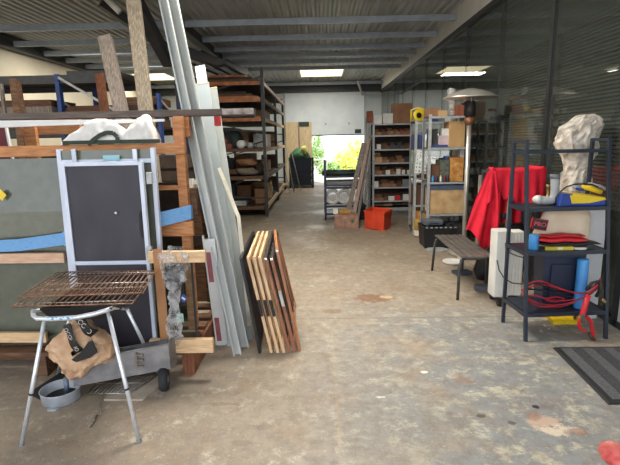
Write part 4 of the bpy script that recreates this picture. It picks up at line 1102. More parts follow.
# roll trolley in the middle
Yt = 9.35
x0, x1 = at(325.5, 200, Yt).x, at(362, 200, Yt).x
tr_ = thing('roll_trolley', 'dark steel trolley holding long rolls in front of the far door', 'trolley', ((x0 + x1) / 2, Yt + .25, 0))
ztp = at(326, 161, Yt).z
for xx in (x0, x1):
    for yy in (Yt, Yt + .5):
        MB().box(xx - .022, xx + .022, yy - .022, yy + .022, .08, ztp if xx == x0 else ztp - .12).build('post', navy, tr_)
        MB().lathe([(.02, -.018), (.04, -.014), (.04, .014), (.02, .018)], (xx, yy, .04), 14, Matrix.Rotation(PI / 2, 3, 'Y')).build('castor', black, tr_)
for py in (177, 188, 206.5, 214):
    zz = at(330, py, Yt).z
    MB().box(x0, x1, Yt - .02, Yt + .02, zz - .02, zz + .02).build('rail', navy, tr_)
    MB().box(x0, x1, Yt + .48, Yt + .52, zz - .02, zz + .02).build('rail', navy, tr_)
    for xx in (x0, x1): MB().box(xx - .015, xx + .015, Yt, Yt + .5, zz - .02, zz + .02).build('cross_rail', navy, tr_)
zz = at(330, 214, Yt).z
MB().box(x0, x1, Yt, Yt + .5, zz - .01, zz + .01).build('tray', navy, tr_)
for j, (py, yy, r, m, lab) in enumerate(((171.5, Yt + .1, .05, dark_green, 'dark green roll lying highest on the roll trolley'), (173, Yt + .36, .05, dark_green, 'dark green roll behind the highest one on the trolley'),
                                  (181, Yt + .12, .06, grey_pl, 'grey roll on the second rails of the trolley'), (183, Yt + .38, .06, white_enamel, 'white roll behind the grey roll on the trolley'),
                                  )):
    zr = at(330, (177, 177, 188, 188)[j], Yt).z + .02 + r
    o = MB().tube([(x0 - .06 + .03 * j, yy, zr), (x1 + .02, yy, zr)], r, 16).build('fabric_roll', m, smooth=True); tag(o, lab, 'roll', 'rolls on the trolley')
    MB().tube([(x0 - .065 + .03 * j, yy, zr), (x0 - .055 + .03 * j, yy, zr)], r * .4, 12).build('core', black, o)
zz = at(330, 206.5, Yt).z + .02
for j, (px, m, lab) in enumerate(((333, white_enamel, 'white ring coil at the left on the low rails of the trolley'), (345, carton_white, 'pale ring coil at the right on the low rails of the trolley'))):
    coil((at(px, 200, Yt).x, Yt + .28, zz + .15), .13, .02, 3, m, lab, 'coils on the trolley', rot=Matrix.Rotation(PI / 2, 3, 'X'))
# planks leaning at the trolley
for j, (bx, tx, w, m, lab) in enumerate(((345, 364, .09, wood_grey, 'leftmost of the grey planks leaning in front of the trolley'), (352, 368.5, .075, mat('pinkish grey plank', (168, 146, 134), .8, c2=(140, 118, 106), scale=6, stretch=(5, 5, .6)), 'middle pinkish-grey plank leaning in front of the trolley'), (357, 371, .05, wood_grey, 'rightmost narrow plank leaning in front of the trolley'))):
    b_ = gz(bx, 225 - j * .9); t_ = at(tx, 143 - 4 * j, b_.y + .45)
    d, a, n = axis_frame(b_, t_)
    tag(MB().bar(b_ + d * .03, t_, w, .03, side=a).build('plank', m, bevel=.003), lab, 'plank', 'planks leaning by the trolley')
b_ = gz(364, 217); t_ = at(370, 140, b_.y + .35)
tag(MB().tube([b_ + V((0, 0, .02)), t_], .03, 12).build('white_tube', white_enamel, smooth=True), 'white tube leaning left of the far right shelves', 'tube')
b_ = gz(369.5, 217); t_ = at(366, 118, b_.y + .5)
tag(MB().tube([b_ + V((0, 0, .02)), t_], .018, 10).build('pole', shelf_grey, smooth=True), 'grey pole leaning beside the white tube', 'pole')
# cardboard box with offcuts, black bin, red crate
b0, b1 = gz(334.5, 228.5), gz(359, 228.5)
cbx = carton('fruit_box', b0.x, b1.x, b0.y, b0.y + .25, 0, at(346, 214.5, b0.y).z, mat('printed carton', (160, 124, 104), .7, c2=(132, 96, 78), scale=10, c3=(190, 160, 136)), 'printed brown carton on the floor left of the red crate', lid=False)
h_ = at(346, 214.5, b0.y).z
MB().lathe([(.03, -.002), (.03, .002)], (b0.x - cbx.location.x + 0.33, -.128, h_ * .5), 14, Matrix.Rotation(PI / 2, 3, 'X')).build('printed_mark', green_junk, cbx, local=True)
q = MB().box(b0.x + .1, b0.x + .3, b0.y + .06, b0.y + .26, h_ + .001, h_ + .07).build('wood_offcut', mat('ochre offcut', (170, 128, 60), .8), bevel=.01); tag(q, 'ochre wood offcut lying on the printed carton', 'offcut')
q = MB().box(b0.x - .02, b0.x + .07, b0.y + .08, b0.y + .2, h_ + .001, h_ + .09).build('white_block', carton_white, bevel=.006); tag(q, 'white block on the left edge of the printed carton', 'block')
c = gz(355, 223); bk2 = thing('black_bin', 'black bin standing between the printed carton and the red crate', 'bin', (c.x + .12, c.y + .45, 0))
tray(MB(), c.x, c.x + .24, c.y + .35, c.y + .6, .0, at(356, 205, c.y + .35).z, .02).build('bin_body', black, bk2, solid=.01)
MB().box(c.x - .01, c.x + .25, c.y + .34, c.y + .35, at(356, 205, c.y + .35).z - .03, at(356, 205, c.y + .35).z).build('rim', black, bk2)
r0_, r1_, r2_ = gz(364.5, 228.5), gz(384, 231.5), gz(391.5, 227)
rc = thing('red_crate', 'red-orange plastic tote standing in front of the far right shelves', 'crate', ((r0_.x + r2_.x) / 2, r0_.y + .1, 0))
h_ = at(364, 211, r0_.y).z
e1 = r1_ - r0_; e2 = r2_ - r1_; r3_ = r0_ + e2
def ring(k, z): 
    c = (r0_ + r1_ + r2_ + r3_) / 4
    return [V((c.x + (p.x - c.x) * k, c.y + (p.y - c.y) * k, z)) for p in (r0_, r1_, r2_, r3_)]
m = MB(); R0, R1 = ring(.93, .015), ring(1.0, h_)
vv = [m.bm.verts.new(p) for p in R0 + R1]
for q in ((3, 2, 1, 0), (0, 1, 5, 4), (1, 2, 6, 5), (2, 3, 7, 6), (3, 0, 4, 7)): m._f([vv[i] for i in q])
m.build('tub', red_crate, rc, solid=.008, bevel=.006)
m = MB(); m.tube(ring(1.03, h_), .014, 8, closed=True); m.build('rim', red_crate, rc)
for p in ring(.92, .0): MB().box(p.x - .03, p.x + .03, p.y - .03, p.y + .03, 0, .02).build('foot', red_crate, rc)
for t in (.2, .5, .8):
    A, B = R0[0].lerp(R0[1], t), R1[0].lerp(R1[1], t); MB().bar(A, B, .02, .012).build('rib', red_crate, rc)
MB().hexa([*(p for p in ring(.95, h_ - .09)), *(p for p in ring(.95, h_ - .08))]).build('contents', carton_red, rc)

# ================================================================== RIGHT SIDE SHELVES
def shelf_unit(x0, x1, y0, y1, zt, levels, label, thick=.03, nm='metal_shelf_unit', um=shelf_grey):
    r = thing(nm, label, 'shelf unit', ((x0 + x1) / 2, (y0 + y1) / 2, 0), 'grey metal shelf units along the partition')
    for xx in (x0, x1):
        for yy in (y0, y1):
            sx = 1 if xx == x0 else -1; sy = 1 if yy == y0 else -1
            mb = MB().box(min(xx, xx + sx * .04), max(xx, xx + sx * .04), min(yy, yy + sy * .003), max(yy, yy + sy * .003), 0, zt)
            mb.box(min(xx, xx + sx * .003), max(xx, xx + sx * .003), min(yy + sy * .0031, yy + sy * .04), max(yy + sy * .0031, yy + sy * .04), 0, zt)
            mb.build('upright', um, r)
    for z in levels:
        o = MB().box(x0 + .004, x1 - .004, y0 + .004, y1 - .004, z - .012, z).build('shelf', shelf_dark, r)
        MB().box(x0 + .002, x1 - .002, y0 - .004, y0 + .003, z - thick, z).build('shelf_lip', um, o)
    return r
YN = 7.0
NX0, NX1 = at(427.5, 180, YN).x, at(468, 180, YN).x
ND = .42
nl = [at(448, y, YN).z for y in (116, 147.5, 182, 214)] + [.12]
shelf_unit(NX0, NX1, YN, YN + ND, nl[0] + .03, nl, 'near grey metal shelf unit with the wooden crate, beside the patio heater')
YM = 7.75
MX0, MX1 = at(414, 180, YM).x, at(414, 180, YM).x + .72
ml = [at(420, y, YM).z for y in (122, 149, 178, 205)] + [.1]
shelf_unit(MX0, MX1, YM, YM + .42, ml[0] + .03, ml, 'middle grey metal shelf unit directly behind the near one')
YF = 9.9
FX0, FX1 = at(372.5, 170, YF).x, at(414.5, 170, YF).x
fz = [at(392, y, YF).z for y in (123.5, 149, 174.5, 200.5)] + [.12]
bpx = 0
fm_ = [at(392, y, YF).z for y in (135, 162.5, 187, 207.5)]
shelf_unit(FX0, FX1, YF, YF + .4, fz[0] + .03, sorted(fz + fm_, reverse=True), 'far grey metal shelf unit packed with small brown bins')

fu = [o for o in bpy.data.objects if o.get('label', '').startswith('far grey metal')][0]
MB().box(FX0 + .004, FX1 - .004, YF + .392, YF + .397, .1, fz[0]).build('reflection_blocker', wood_dark, fu)  # added dark sheet, hides the bright glass reflection between the bins
def bin_(x0, x1, y0, y1, z0, h, m, label, grp):
    r = thing('picking_bin', label, 'storage bin', ((x0 + x1) / 2, (y0 + y1) / 2, z0), grp)
    w, d = x1 - x0, y1 - y0; t = .004
    mb = MB().box(-w / 2, w / 2, -d / 2, d / 2, 0, t)
    mb.hexa([(-w / 2, -d / 2, t), (-w / 2 + t, -d / 2, t), (-w / 2 + t, d / 2, t), (-w / 2, d / 2, t), (-w / 2, -d / 2, h * .55), (-w / 2 + t, -d / 2, h * .55), (-w / 2 + t, d / 2, h), (-w / 2, d / 2, h)])
    mb.hexa([(w / 2 - t, -d / 2, t), (w / 2, -d / 2, t), (w / 2, d / 2, t), (w / 2 - t, d / 2, t), (w / 2 - t, -d / 2, h * .55), (w / 2, -d / 2, h * .55), (w / 2, d / 2, h), (w / 2 - t, d / 2, h)])
    mb.box(-w / 2 + t, w / 2 - t, d / 2 - t, d / 2, t, h)
    mb.build('bin_tray', m, r, local=True)
    MB().box(-w / 2 + t, w / 2 - t, -d / 2, -d / 2 + t, t, h * .55).build('bin_front', m, r, local=True)
    return r
ords = ['first', 'second', 'third', 'fourth', 'fifth', 'sixth', 'seventh']
bm = [('brown', carton_brown), ('dark brown', carton_dark), ('tan', carton_tan), ('reddish', carton_red), ('grey', shelf_dark)]
rows = [('top row', fm_[0], 6, (0, 1, 0, 0, 3, 0)), ('second row', fz[1], 5, (4, 1, 4, 4, 1)), ('third row', fm_[1], 5, (2, 0, 1, 0, 4)), ('fourth row', fz[2], 5, (0, 1, 0, 0, 1)),
        ('fifth row', fm_[2], 5, (1, 0, 0, 1, 1)), ('sixth row', fz[3], 4, (0, 1, 1, 4)), ('seventh row', fm_[3], 4, (1, 0, 4, 1)), ('lowest row', fz[4], 4, (1, 4, 1, 0))]
rb2 = random.Random(11)
for nm, z, n, cs in rows:
    w = (FX1 - FX0 - .1) / n
    for i in range(n):
        cn, m = bm[cs[i]]
        x0 = FX0 + .05 + i * w
        h = .12 + rb2.uniform(-.015, .03)
        if nm == 'third row' and i == 0: h = .2
        if i in (2,) and nm in ('third row', 'fourth row'): h = .1
        bin_(x0 + .004, x0 + w - .004, YF + .05, YF + .33, z + .0005, h, m, '%s bin, %s from left, %s of the far unit' % (cn, ords[i], nm), 'brown bins of the far shelf unit')
def smallbox(px, py0, py1, w_px, Y, z, m, label, grp, dep=.1, nm='small_box'):
    a, b_ = at(px - w_px / 2, py1, Y), at(px + w_px / 2, py0, Y)
    return carton(nm, a.x, b_.x, Y, Y + dep, z, z + (b_.z - a.z), m, label, grp, tape=None)
GF = 'small goods on the far shelf unit'
yf = YF - .0
for px, lv, y0, y1, w, m, lab in ((379, fz[1], 143.5, 148.5, 4, carton_white, 'small white cup-like box at the left of the second shelf, far unit'),
                             (388, fz[2], 168, 172.5, 4.2, carton_white, 'small white box second from left on the third far shelf'),
                             (398.5, fz[2], 167, 172.5, 4.2, carton_white, 'small white box in the middle of the third far shelf'),
                             (403.5, fz[2], 168, 172.5, 3.2, carton_white, 'narrow white box right of the middle one on the third far shelf'),
                             (409, fz[2], 168.5, 172.5, 3.6, carton_white, 'small white box at the right end of the third far shelf'),
                             (376, fm_[2], 180, 186, 5, carton_white, 'white box at the left end of the fifth row, far unit'),
                             (406, fm_[2], 178.5, 186, 7, grey_pl, 'grey box at the right of the fifth row, far unit'),
                             (391.5, fz[3], 195, 199.5, 6, carton_white, 'flat white box left of the red one on the far unit'),
                             (397.5, fz[3], 194.5, 199.5, 5, red, 'small red box between two white ones on the far unit'),
                             (407, fz[3], 193.5, 199.5, 8, carton_white, 'white box right of the small red one on the far unit')):
    smallbox(px, y0, y1, w, yf + .0 - .0, lv + .0005, m, lab, GF, dep=.045)
# top of the far unit
GT = 'boxes on top of the shelf units'
zt_ = fz[0] + .0005
for px0, px1, py, m, lab, dy, dd in ((374, 382, 115, carton_white, 'small white box at the left on top of the far shelf unit', .05, .16), (383, 393, 113.5, carton_white, 'larger white box beside the big brown carton on the far unit', .05, .2),
                               (393.5, 412.5, 103.5, carton_brown, 'big brown carton on top of the far shelf unit', .03, .34)):
    a, b_ = at(px0, py, YF + dy), at(px1, py, YF + dy)
    carton('cardboard_box', a.x, b_.x, YF + dy, YF + dy + dd, zt_, a.z, m, lab, GT, tape=None if m is carton_white else tape_brown)
a, b_ = at(367, 123, 10.6), at(373, 111, 10.6)
jb = thing('junction_box', 'orange-brown box on a post left of the far shelf unit', 'box', ((a.x + b_.x) / 2, 10.65, 0))
MB().box(a.x, b_.x, 10.6, 10.75, a.z, b_.z).build('box_body', carton_red, jb, bevel=.01)
MB().box((a.x + b_.x) / 2 - .03, (a.x + b_.x) / 2 + .03, 10.64, 10.7, 0, a.z).build('post', shelf_grey, jb)
# middle unit
zt_ = ml[0] + .0005
c = at(418.5, 115, YM + .15)
wl_ = thing('work_lamp', 'yellow work lamp lying on top of the middle shelf unit', 'lamp', (c.x, YM + .2, zt_))
RX = Matrix.Rotation(PI / 2, 3, 'X') @ Matrix.Rotation(.3, 3, 'Y')
MB().lathe([(.03, -.06), (.07, -.055), (.1, .04), (.105, .07), (.09, .075)], (c.x, YM + .2, zt_ + .11), 18, RX).build('lamp_shell', yellow, wl_, smooth=True)
MB().lathe([(.001, .0), (.045, .0), (.045, .008), (.001, .008)], (c.x, YM + .12, zt_ + .11), 18, RX).build('lens', black, wl_)
MB().tube([(c.x - .11, YM + .2, zt_ + .01), (c.x - .11, YM + .2, zt_ + .2), (c.x, YM + .2, zt_ + .235), (c.x + .11, YM + .2, zt_ + .2), (c.x + .11, YM + .2, zt_ + .01)], .013, 8).build('bracket', yellow, wl_, smooth=True)
MB().box(c.x - .12, c.x + .12, YM + .12, YM + .28, zt_, zt_ + .012).build('foot', black, wl_)
c = at(425, 117, YM + .2); tag(MB().lathe([(.05, 0), (.06, .02), (.06, .1), (.045, .14), (.02, .15)], (c.x + .03, YM + .2, zt_), 16).build('grey_tin', grey_pl, smooth=True), 'grey tin right of the yellow work lamp', 'tin', GT)
GM = 'goods on the middle shelf unit'
pm = thing('perforated_board', 'white perforated board leaning between the middle and near shelf units', 'panel', (at(420, 174, 7.55).x, 7.58, nl[2] if False else ml[2]))
A, B, C_, Dq = at(414.5, 172.5, 7.6), at(426.5, 174, 7.6), at(428, 151, 7.62), at(417, 150, 7.62)
w2 = (B - A); h2 = (Dq - A)
NXh, NYh = 4, 6
mb = MB()
def PP(u, v): return A + w2 * u + h2 * v + V((0, .0, 0))
for i in range(NXh + 1):
    u = i / NXh; mb.hexa([PP(max(0, u - .06), 0), PP(min(1, u + .06), 0), PP(min(1, u + .06), 0) + V((0, .02, 0)), PP(max(0, u - .06), 0) + V((0, .02, 0)), PP(max(0, u - .06), 1), PP(min(1, u + .06), 1), PP(min(1, u + .06), 1) + V((0, .02, 0)), PP(max(0, u - .06), 1) + V((0, .02, 0))])
for j in range(NYh + 1):
    v = j / NYh; mb.hexa([PP(0, max(0, v - .045)) + V((0, .003, 0)), PP(1, max(0, v - .045)) + V((0, .003, 0)), PP(1, max(0, v - .045)) + V((0, .017, 0)), PP(0, max(0, v - .045)) + V((0, .017, 0)), PP(0, min(1, v + .045)) + V((0, .003, 0)), PP(1, min(1, v + .045)) + V((0, .003, 0)), PP(1, min(1, v + .045)) + V((0, .017, 0)), PP(0, min(1, v + .045)) + V((0, .017, 0))])
mb.build('lattice', white_panel, pm)
# (rests on a bracket of the near unit)
MB().box(A.x - .01, NX0, 7.58, 7.64, A.z - .03, A.z - .004).build('rest_rail', shelf_grey, pm)
for (px, py0, py1, w, lv, m, lab) in ((420, 133, 148, 11, ml[1], mat('dull blue plastic', (66, 80, 128), .5), 'dull blue crate on the second shelf of the middle unit'), (424, 139, 148, 6, ml[1], carton_white, 'pale box by the dull blue crate on the middle unit'),
                                    (419.5, 184, 204, 11, ml[3], carton_dark, 'dark box on the fourth shelf of the middle unit'), (425, 188, 204, 8, ml[3], mat('slate blue plastic', (84, 100, 124), .5), 'slate blue box behind the wooden crate on the middle unit')):
    a, b_ = at(px - w / 2, py1, YM + .05), at(px + w / 2, py0, YM + .05)
    carton('storage_box', a.x, b_.x, YM + .05, YM + .35, lv + .0005, lv + (b_.z - a.z), m, lab, GM, tape=None)
carton('storage_box', MX0 + .05, MX0 + .3, YM + .04, YM + .36, ml[4] + .0005, ml[4] + .3, carton_orange, 'printed orange box low on the middle unit', GM, tape=None)
# near unit
GN = 'goods on the near shelf unit'
def nb(px0, px1, py0, z, m, lab, Y=YN + .04, dep=.3, nm='cardboard_box', tape=tape_brown, grp=GN):
    a, b_ = at(px0, py0, Y), at(px1, py0, Y)
    return carton(nm, a.x, b_.x, Y, Y + dep, z + .0005, a.z, m, lab, grp, tape=tape)
nb(428.5, 439.5, 108.5, nl[0], carton_brown, 'open brown carton at the left on top of the near unit', grp=GT)
nb(438.5, 447.5, 110.5, nl[0], carton_tan, 'small tan carton in the middle on top of the near unit', Y=YN + .02, dep=.2, grp=GT)
nb(457, 467, 105, nl[0], carton_red, 'reddish carton behind the heater post on top of the near unit', grp=GT)
c = at(452, 113, YN + .18)
tag(MB().blob([((c.x, YN + .18, nl[0] + .001), .04, .04), ((c.x, YN + .18, nl[0] + .06), .055, .05), ((c.x - .005, YN + .18, nl[0] + .16), .035, .035), ((c.x - .01, YN + .18, nl[0] + .25), .055, .05), ((c.x - .02, YN + .18, nl[0] + .37), .065, .05), ((c.x - .02, YN + .18, nl[0] + .40), .05, .04)], 16, .012, 14).build('plastic_bag', clear_pl, smooth=True), 'tall crumpled clear plastic bag on top of the near unit', 'bag', GT)
nb(449.5, 465.5, 121.5, nl[1], carton_tan, 'large tan carton on the second shelf of the near unit')
nb(442.5, 449, 128.5, nl[1] + .09, carton_white, 'small white box stacked on the pink-white one, near unit', Y=YN + .06, dep=.2, nm='small_box', tape=None)
nb(439, 449, 135.5, nl[1], mat('pinkish box', (214, 190, 190), .7), 'pinkish white box left of the large tan carton, near unit', Y=YN + .05, dep=.25, nm='small_box', tape=None)
tg_ = tag(tray(MB(), at(430.5, 145, YN + .05).x, at(447, 145, YN + .05).x, YN + .01, YN + .048, nl[1] + .003, nl[1] + .04, .004).build('parts_tray', MATS['dull blue plastic'], solid=.003), 'blue parts tray at the front of the second shelf, near unit', 'tray', GN)
nb(430.5, 438, 129, nl[1], shelf_dark, 'dark grey box at the left of the second shelf, near unit', Y=YN + .1, dep=.25, nm='storage_box', tape=None)
nb(450.5, 464, 157.5, nl[2], carton_orange, 'printed orange and cream carton on the third shelf of the near unit')
nb(460.5, 464.5, 149.5, nl[2] + .205, carton_white, 'small white carton standing on the printed orange one', Y=YN + .1, dep=.1, nm='small_box', tape=None)
nb(431, 440, 165, nl[2], carton_dark, 'dark brown box at the left of the third shelf, near unit', nm='storage_box', tape=None)
nb(440.5, 450, 160, nl[2], mat('mottled box', (104, 108, 92), .7, c2=(64, 68, 64), scale=24), 'mottled green-grey box left of the printed orange carton', nm='storage_box', tape=None)
for j, px in enumerate((433, 437, 441, 445, 448)):
    c = at(px, 178, YN + .01); tag(MB().lathe([(.016, 0), (.018, .01), (.018, .07), (.007, .085), (.007, .1)], (c.x, YN + .02, nl[2] + .0005), 12).build('spray_bottle', [lightblue, navy, carton_white, maroon, navy][j], smooth=True), '%s little bottle from the left on the third shelf of the near unit' % ords[j], 'bottle', 'little bottles on the near shelf unit')
wc = thing('wooden_crate', 'plywood crate with a slate blue lid on the fourth shelf of the near unit', 'crate', ((at(430, 200, YN).x + at(464, 200, YN).x) / 2, YN + .2, nl[3]))
a, b_ = at(430, 213, YN + .02), at(464, 191, YN + .02); zs1 = at(445, 190, YN + .02).z; zs2 = at(445, 183.5, YN + .02).z
MB().box(a.x, b_.x, YN + .02, YN + .38, nl[3] + .0005, zs1).build('crate_body', mat('blotchy plywood', (206, 172, 124), .7, c2=(178, 140, 96), scale=7), wc, bevel=.003)
MB().box(a.x - .004, b_.x + .004, YN + .015, YN + .385, zs1, zs1 + (zs2 - zs1) * .7).build('lid', mat('slate blue plastic', (84, 100, 124), .5), wc, bevel=.004)
nb(431, 445, 226, nl[4], shelf_dark, 'dark box at the left of the lowest shelf, near unit', nm='storage_box', tape=None)
nb(446, 465, 224, nl[4], anth, 'grey-black box at the right of the lowest shelf, near unit', nm='storage_box', tape=None)
rk_ = random.Random(9)
pal = [('grey', grey_pl), ('dark', anth), ('brown', carton_dark), ('white', carton_white), ('blue', MATS['dull blue plastic']), ('reddish', carton_red), ('green', dark_green)]
nw = ['first', 'second', 'third', 'fourth', 'fifth', 'sixth', 'seventh', 'eighth']
for nm, z, xa_, xb2, y0, n, hm in (('second shelf of the near unit', nl[1], NX0 + .05, NX0 + .26, YN + .055, 4, .09), ('on the mottled box, near unit', at(445, 160, YN + .04).z + .001, NX0 + .19, NX0 + .33, YN + .08, 2, .07),
                                 ('third shelf of the middle unit', ml[2], MX0 + .06, MX0 + .6, YM + .06, 5, .16), ('top of the middle unit', ml[0], MX0 + .22, MX0 + .66, YM + .3, 4, .1),
                                 ('on the crate lid of the near unit', zs2 + .02, NX0 + .05, NX1 - .06, YN + .06, 6, .06)):
    for i in range(n):
        w_ = (xb2 - xa_) / n; tn, m = pal[(i * 3 + len(nm)) % 7]; x0 = xa_ + i * w_; hh = rk_.uniform(.5, 1) * hm
        b_o = MB().box(x0 + .004, x0 + w_ - .006, y0, y0 + .09, z + .001, z + .001 + hh).build('small_part_box', m, bevel=.004)
        tag(b_o, '%s little part box, %s from left, %s' % (tn, nw[i], nm), 'box', 'little part boxes on the shelf units')
# things on the floor in front of the near unit
g_ = gz(441, 249)
tb = thing('tool_tote', 'black tool tote bag with studded rim on the floor before the near unit', 'tool bag', (g_.x + .12, g_.y + .22, 0))
a, b_ = at(424, 247, g_.y), at(457, 247, g_.y)
ztq = at(440, 228, g_.y).z
tray(MB(), a.x, b_.x, g_.y + .02, g_.y + .42, .01, ztq, .02).build('tote_body', black, tb, solid=.012, bevel=.01)
rim = MB(); rim.tube([(a.x, g_.y + .02, ztq), (b_.x, g_.y + .02, ztq), (b_.x, g_.y + .42, ztq), (a.x, g_.y + .42, ztq)], .016, 8, closed=True); rim.build('rim', rubber, tb)
for j in range(7):
    f = (j + .5) / 7; p = V((a.x + (b_.x - a.x) * f, g_.y + .002, ztq + .004)); MB().obox(p, (.03, .02, .014)).build('stud', shelf_grey, tb)
MB().box(a.x + .03, b_.x - .03, g_.y + .06, g_.y + .38, ztq - .07, ztq - .05).build('contents', anth, tb)
tc_ = thing('tool_case', 'slate grey tool case lying on the black tote', 'case', (a.x + .17, g_.y + .25, ztq + .018))
MB().box(a.x + .02, a.x + .3, g_.y + .12, g_.y + .36, ztq + .018, ztq + .09).build('case_body', mat('slate case', (96, 104, 112), .5), tc_, bevel=.012)
MB().tube([(a.x + .1, g_.y + .115, ztq + .05), (a.x + .1, g_.y + .085, ztq + .05), (a.x + .22, g_.y + .085, ztq + .05), (a.x + .22, g_.y + .115, ztq + .05)], .008, 8).build('handle', black, tc_)
g2 = gz(418, 238)
cn = thing('canister', 'yellow-brown canister with a white label left of the black tote', 'canister', (g2.x + .03, g2.y + .1, 0))
MB().lathe([(.075, 0), (.08, .01), (.08, .26), (.05, .3), (.03, .305)], (g2.x + .03, g2.y + .1, 0), 20).build('can_body', mat('ochre can', (170, 132, 56), .5), cn, smooth=True)
MB().lathe([(.0815, .03), (.0815, .12)], (g2.x + .03, g2.y + .1, 0), 20).build('label_band', carton_white, cn)
g3 = gz(452, 262)
for j, (px, py, R, m, lab) in enumerate(((453, 263, .13, white_enamel, 'flat white round platter on the floor under the bench'),)):
    p = gz(px, py); tag(MB().lathe([(R * .8, 0), (R, .01), (R + .004, .03), (R - .006, .03), (R * .8, .008), (.001, .008)], p, 28).build('round_platter', m, smooth=True), lab, 'platter')
p = gz(462, 259); ct = thing('white_canister', 'white cylinder with a dark cap beside the round platter under the bench', 'canister', p)
MB().lathe([(.055, 0), (.06, .006), (.06, .13), (.05, .14)], p, 20).build('can_body', white_enamel, ct, smooth=True)
MB().lathe([(.04, .14), (.045, .142), (.045, .165), (.04, .17)], p, 16).build('cap', black, ct, smooth=True)
p0, p1 = gz(437, 256), gz(470, 262)
tag(MB().lathe([(.14, 0), (.15, .004), (.15, .014), (.14, .018)], gz(437, 250), 24).build('floor_disc', shelf_grey), 'flat grey disc on the floor in front of the black tote', 'disc')
p = gz(463, 275); tag(MB().obox((p.x, p.y + .05, .02), (.2, .14, .04), rz=.2).build('flat_case', mat('blue grey case', (74, 82, 98), .5), bevel=.008), 'flat blue-grey case on the floor under the bench', 'case')
p = gz(482, 292); tag(MB().obox((p.x + .05, p.y + .05, .03), (.22, .1, .06), rz=-.1).build('grey_tool', mat('dusty grey tool', (96, 100, 108), .55), bevel=.014), 'dusty grey bar-shaped tool on the floor before the white radiator', 'tool')

# ---- patio heater
YH = 6.35
c = at(470.5, 96, YH); zr = at(470, 98, YH).z; zap = at(470, 88.5, YH).z
ph = thing('patio_heater', 'stainless patio heater with a wide dish reflector by the partition', 'heater', (c.x, YH, 0))
steel_b = mat('brushed stainless', (216, 212, 202), .3, .65, c2=(196, 190, 178), scale=6)
mb = MB().lathe([(.345, zr - .004), (.35, zr), (.34, zr + .012), (.26, zr + .055), (.15, zr + .095), (.05, zap), (.001, zap + .002)], (c.x, YH, 0), 40)
mb.build('reflector', steel_b, ph, smooth=True)
for k in range(3):
    a_ = k * 2 * PI / 3 + .4; MB().tube([(c.x + .05 * math.cos(a_), YH + .05 * math.sin(a_), zr - .1), (c.x + .1 * math.cos(a_), YH + .1 * math.sin(a_), zr + .09)], .006, 6).build('stay', steel_b, ph)
MB().lathe([(.05, zr - .24), (.075, zr - .22), (.075, zr - .06), (.06, zr - .04), (.02, zr - .03)], (c.x, YH, 0), 20).build('burner', mat('burner mesh', (70, 68, 66), .5, .6, c2=(30, 30, 32), scale=60), ph, smooth=True)
MB().lathe([(.04, zr - .34), (.07, zr - .32), (.07, zr - .25), (.05, zr - .24)], (c.x, YH, 0), 20).build('burner_base', mat('copper brown', (150, 104, 76), .4, .5), ph, smooth=True)
MB().tube([(c.x, YH, .05), (c.x, YH, zr - .33)], .032, 16).build('pole', steel_b, ph, smooth=True)
MB().lathe([(.21, 0), (.22, .02), (.22, .05), (.15, .08), (.05, .11), (.035, .14)], (c.x, YH, 0), 28).build('foot_plate', steel_b, ph, smooth=True)

# dark framed pale board behind the bench
a, b_ = at(475, 250, 6.0), at(488, 250, 6.0)
pb = thing('framed_board', 'pale board with a dark top edge leaning between heater and red cloth', 'board', ((a.x + b_.x) / 2 + .05, 6.0, 0))
zq = at(480, 172.5, 6.0).z
MB().box(a.x, b_.x + .12, 5.98, 6.0, 0, zq - .03).build('sheet', mat('grey beige board', (182, 176, 162), .6), pb)
MB().box(a.x - .01, b_.x + .13, 5.975, 6.005, zq - .03, zq).build('top_edge', black, pb)

# ---- bench
L0, L1 = gz(432, 270.5), gz(457.5, 300)
zs_ = at(438.5, 234.5, L0.y).z
ax = (L1 - L0); ax.z = 0; LB = ax.length; axn = ax.normalized(); sd_ = V((-axn.y, axn.x, 0))
if sd_.x < 0: sd_ = -sd_
bn = thing('garden_bench', 'grey slatted bench without back beside the red cloth', 'bench', ((L0 + L1) / 2 + sd_ * .18))
WB = .36; zs_ = .43
bench_m = mat('grey bench paint', (70, 67, 64), .5, c2=(54, 52, 50), scale=14)
bench_s = mat('weathered bench slat', (104, 95, 88), .55, c2=(78, 71, 66), scale=8, stretch=(1, 1, 1))
i0 = L0 + axn * .0; i1 = L1
for e in (i0, i1):
    s_ = axn * (.03 if e is i0 else -.03)
    pts = [e, e + V((0, 0, zs_ * .75)) + s_ + sd_ * .015, e + V((0, 0, zs_ - .035)) + s_ * 1.2 + sd_ * .03, e + V((0, 0, zs_ - .012)) + s_ * 1.2 + sd_ * .06,
           e + V((0, 0, zs_ - .012)) + s_ * 1.2 + sd_ * (WB - .05), e + V((0, 0, zs_ - .035)) + s_ * 1.2 + sd_ * (WB - .02), e + V((0, 0, zs_ * .75)) + s_ + sd_ * (WB - .005), e + sd_ * (WB + .01)]
    MB().tube(pts[:4], .015, 10).build('leg', bench_m, bn, smooth=True)
    MB().tube(pts[3:5], .015, 10).build('end_rail', bench_m, bn, smooth=True)
    MB().tube(pts[4:], .015, 10).build('leg', bench_m, bn, smooth=True)
for k in range(5):
    o_ = sd_ * (.045 + k * (WB - .09) / 4)
    MB().bar(i0 + o_ + V((0, 0, zs_ + .01)) + axn * .0, i1 + o_ + V((0, 0, zs_ + .01)), .056, .018).build('slat', bench_s, bn, bevel=.004)

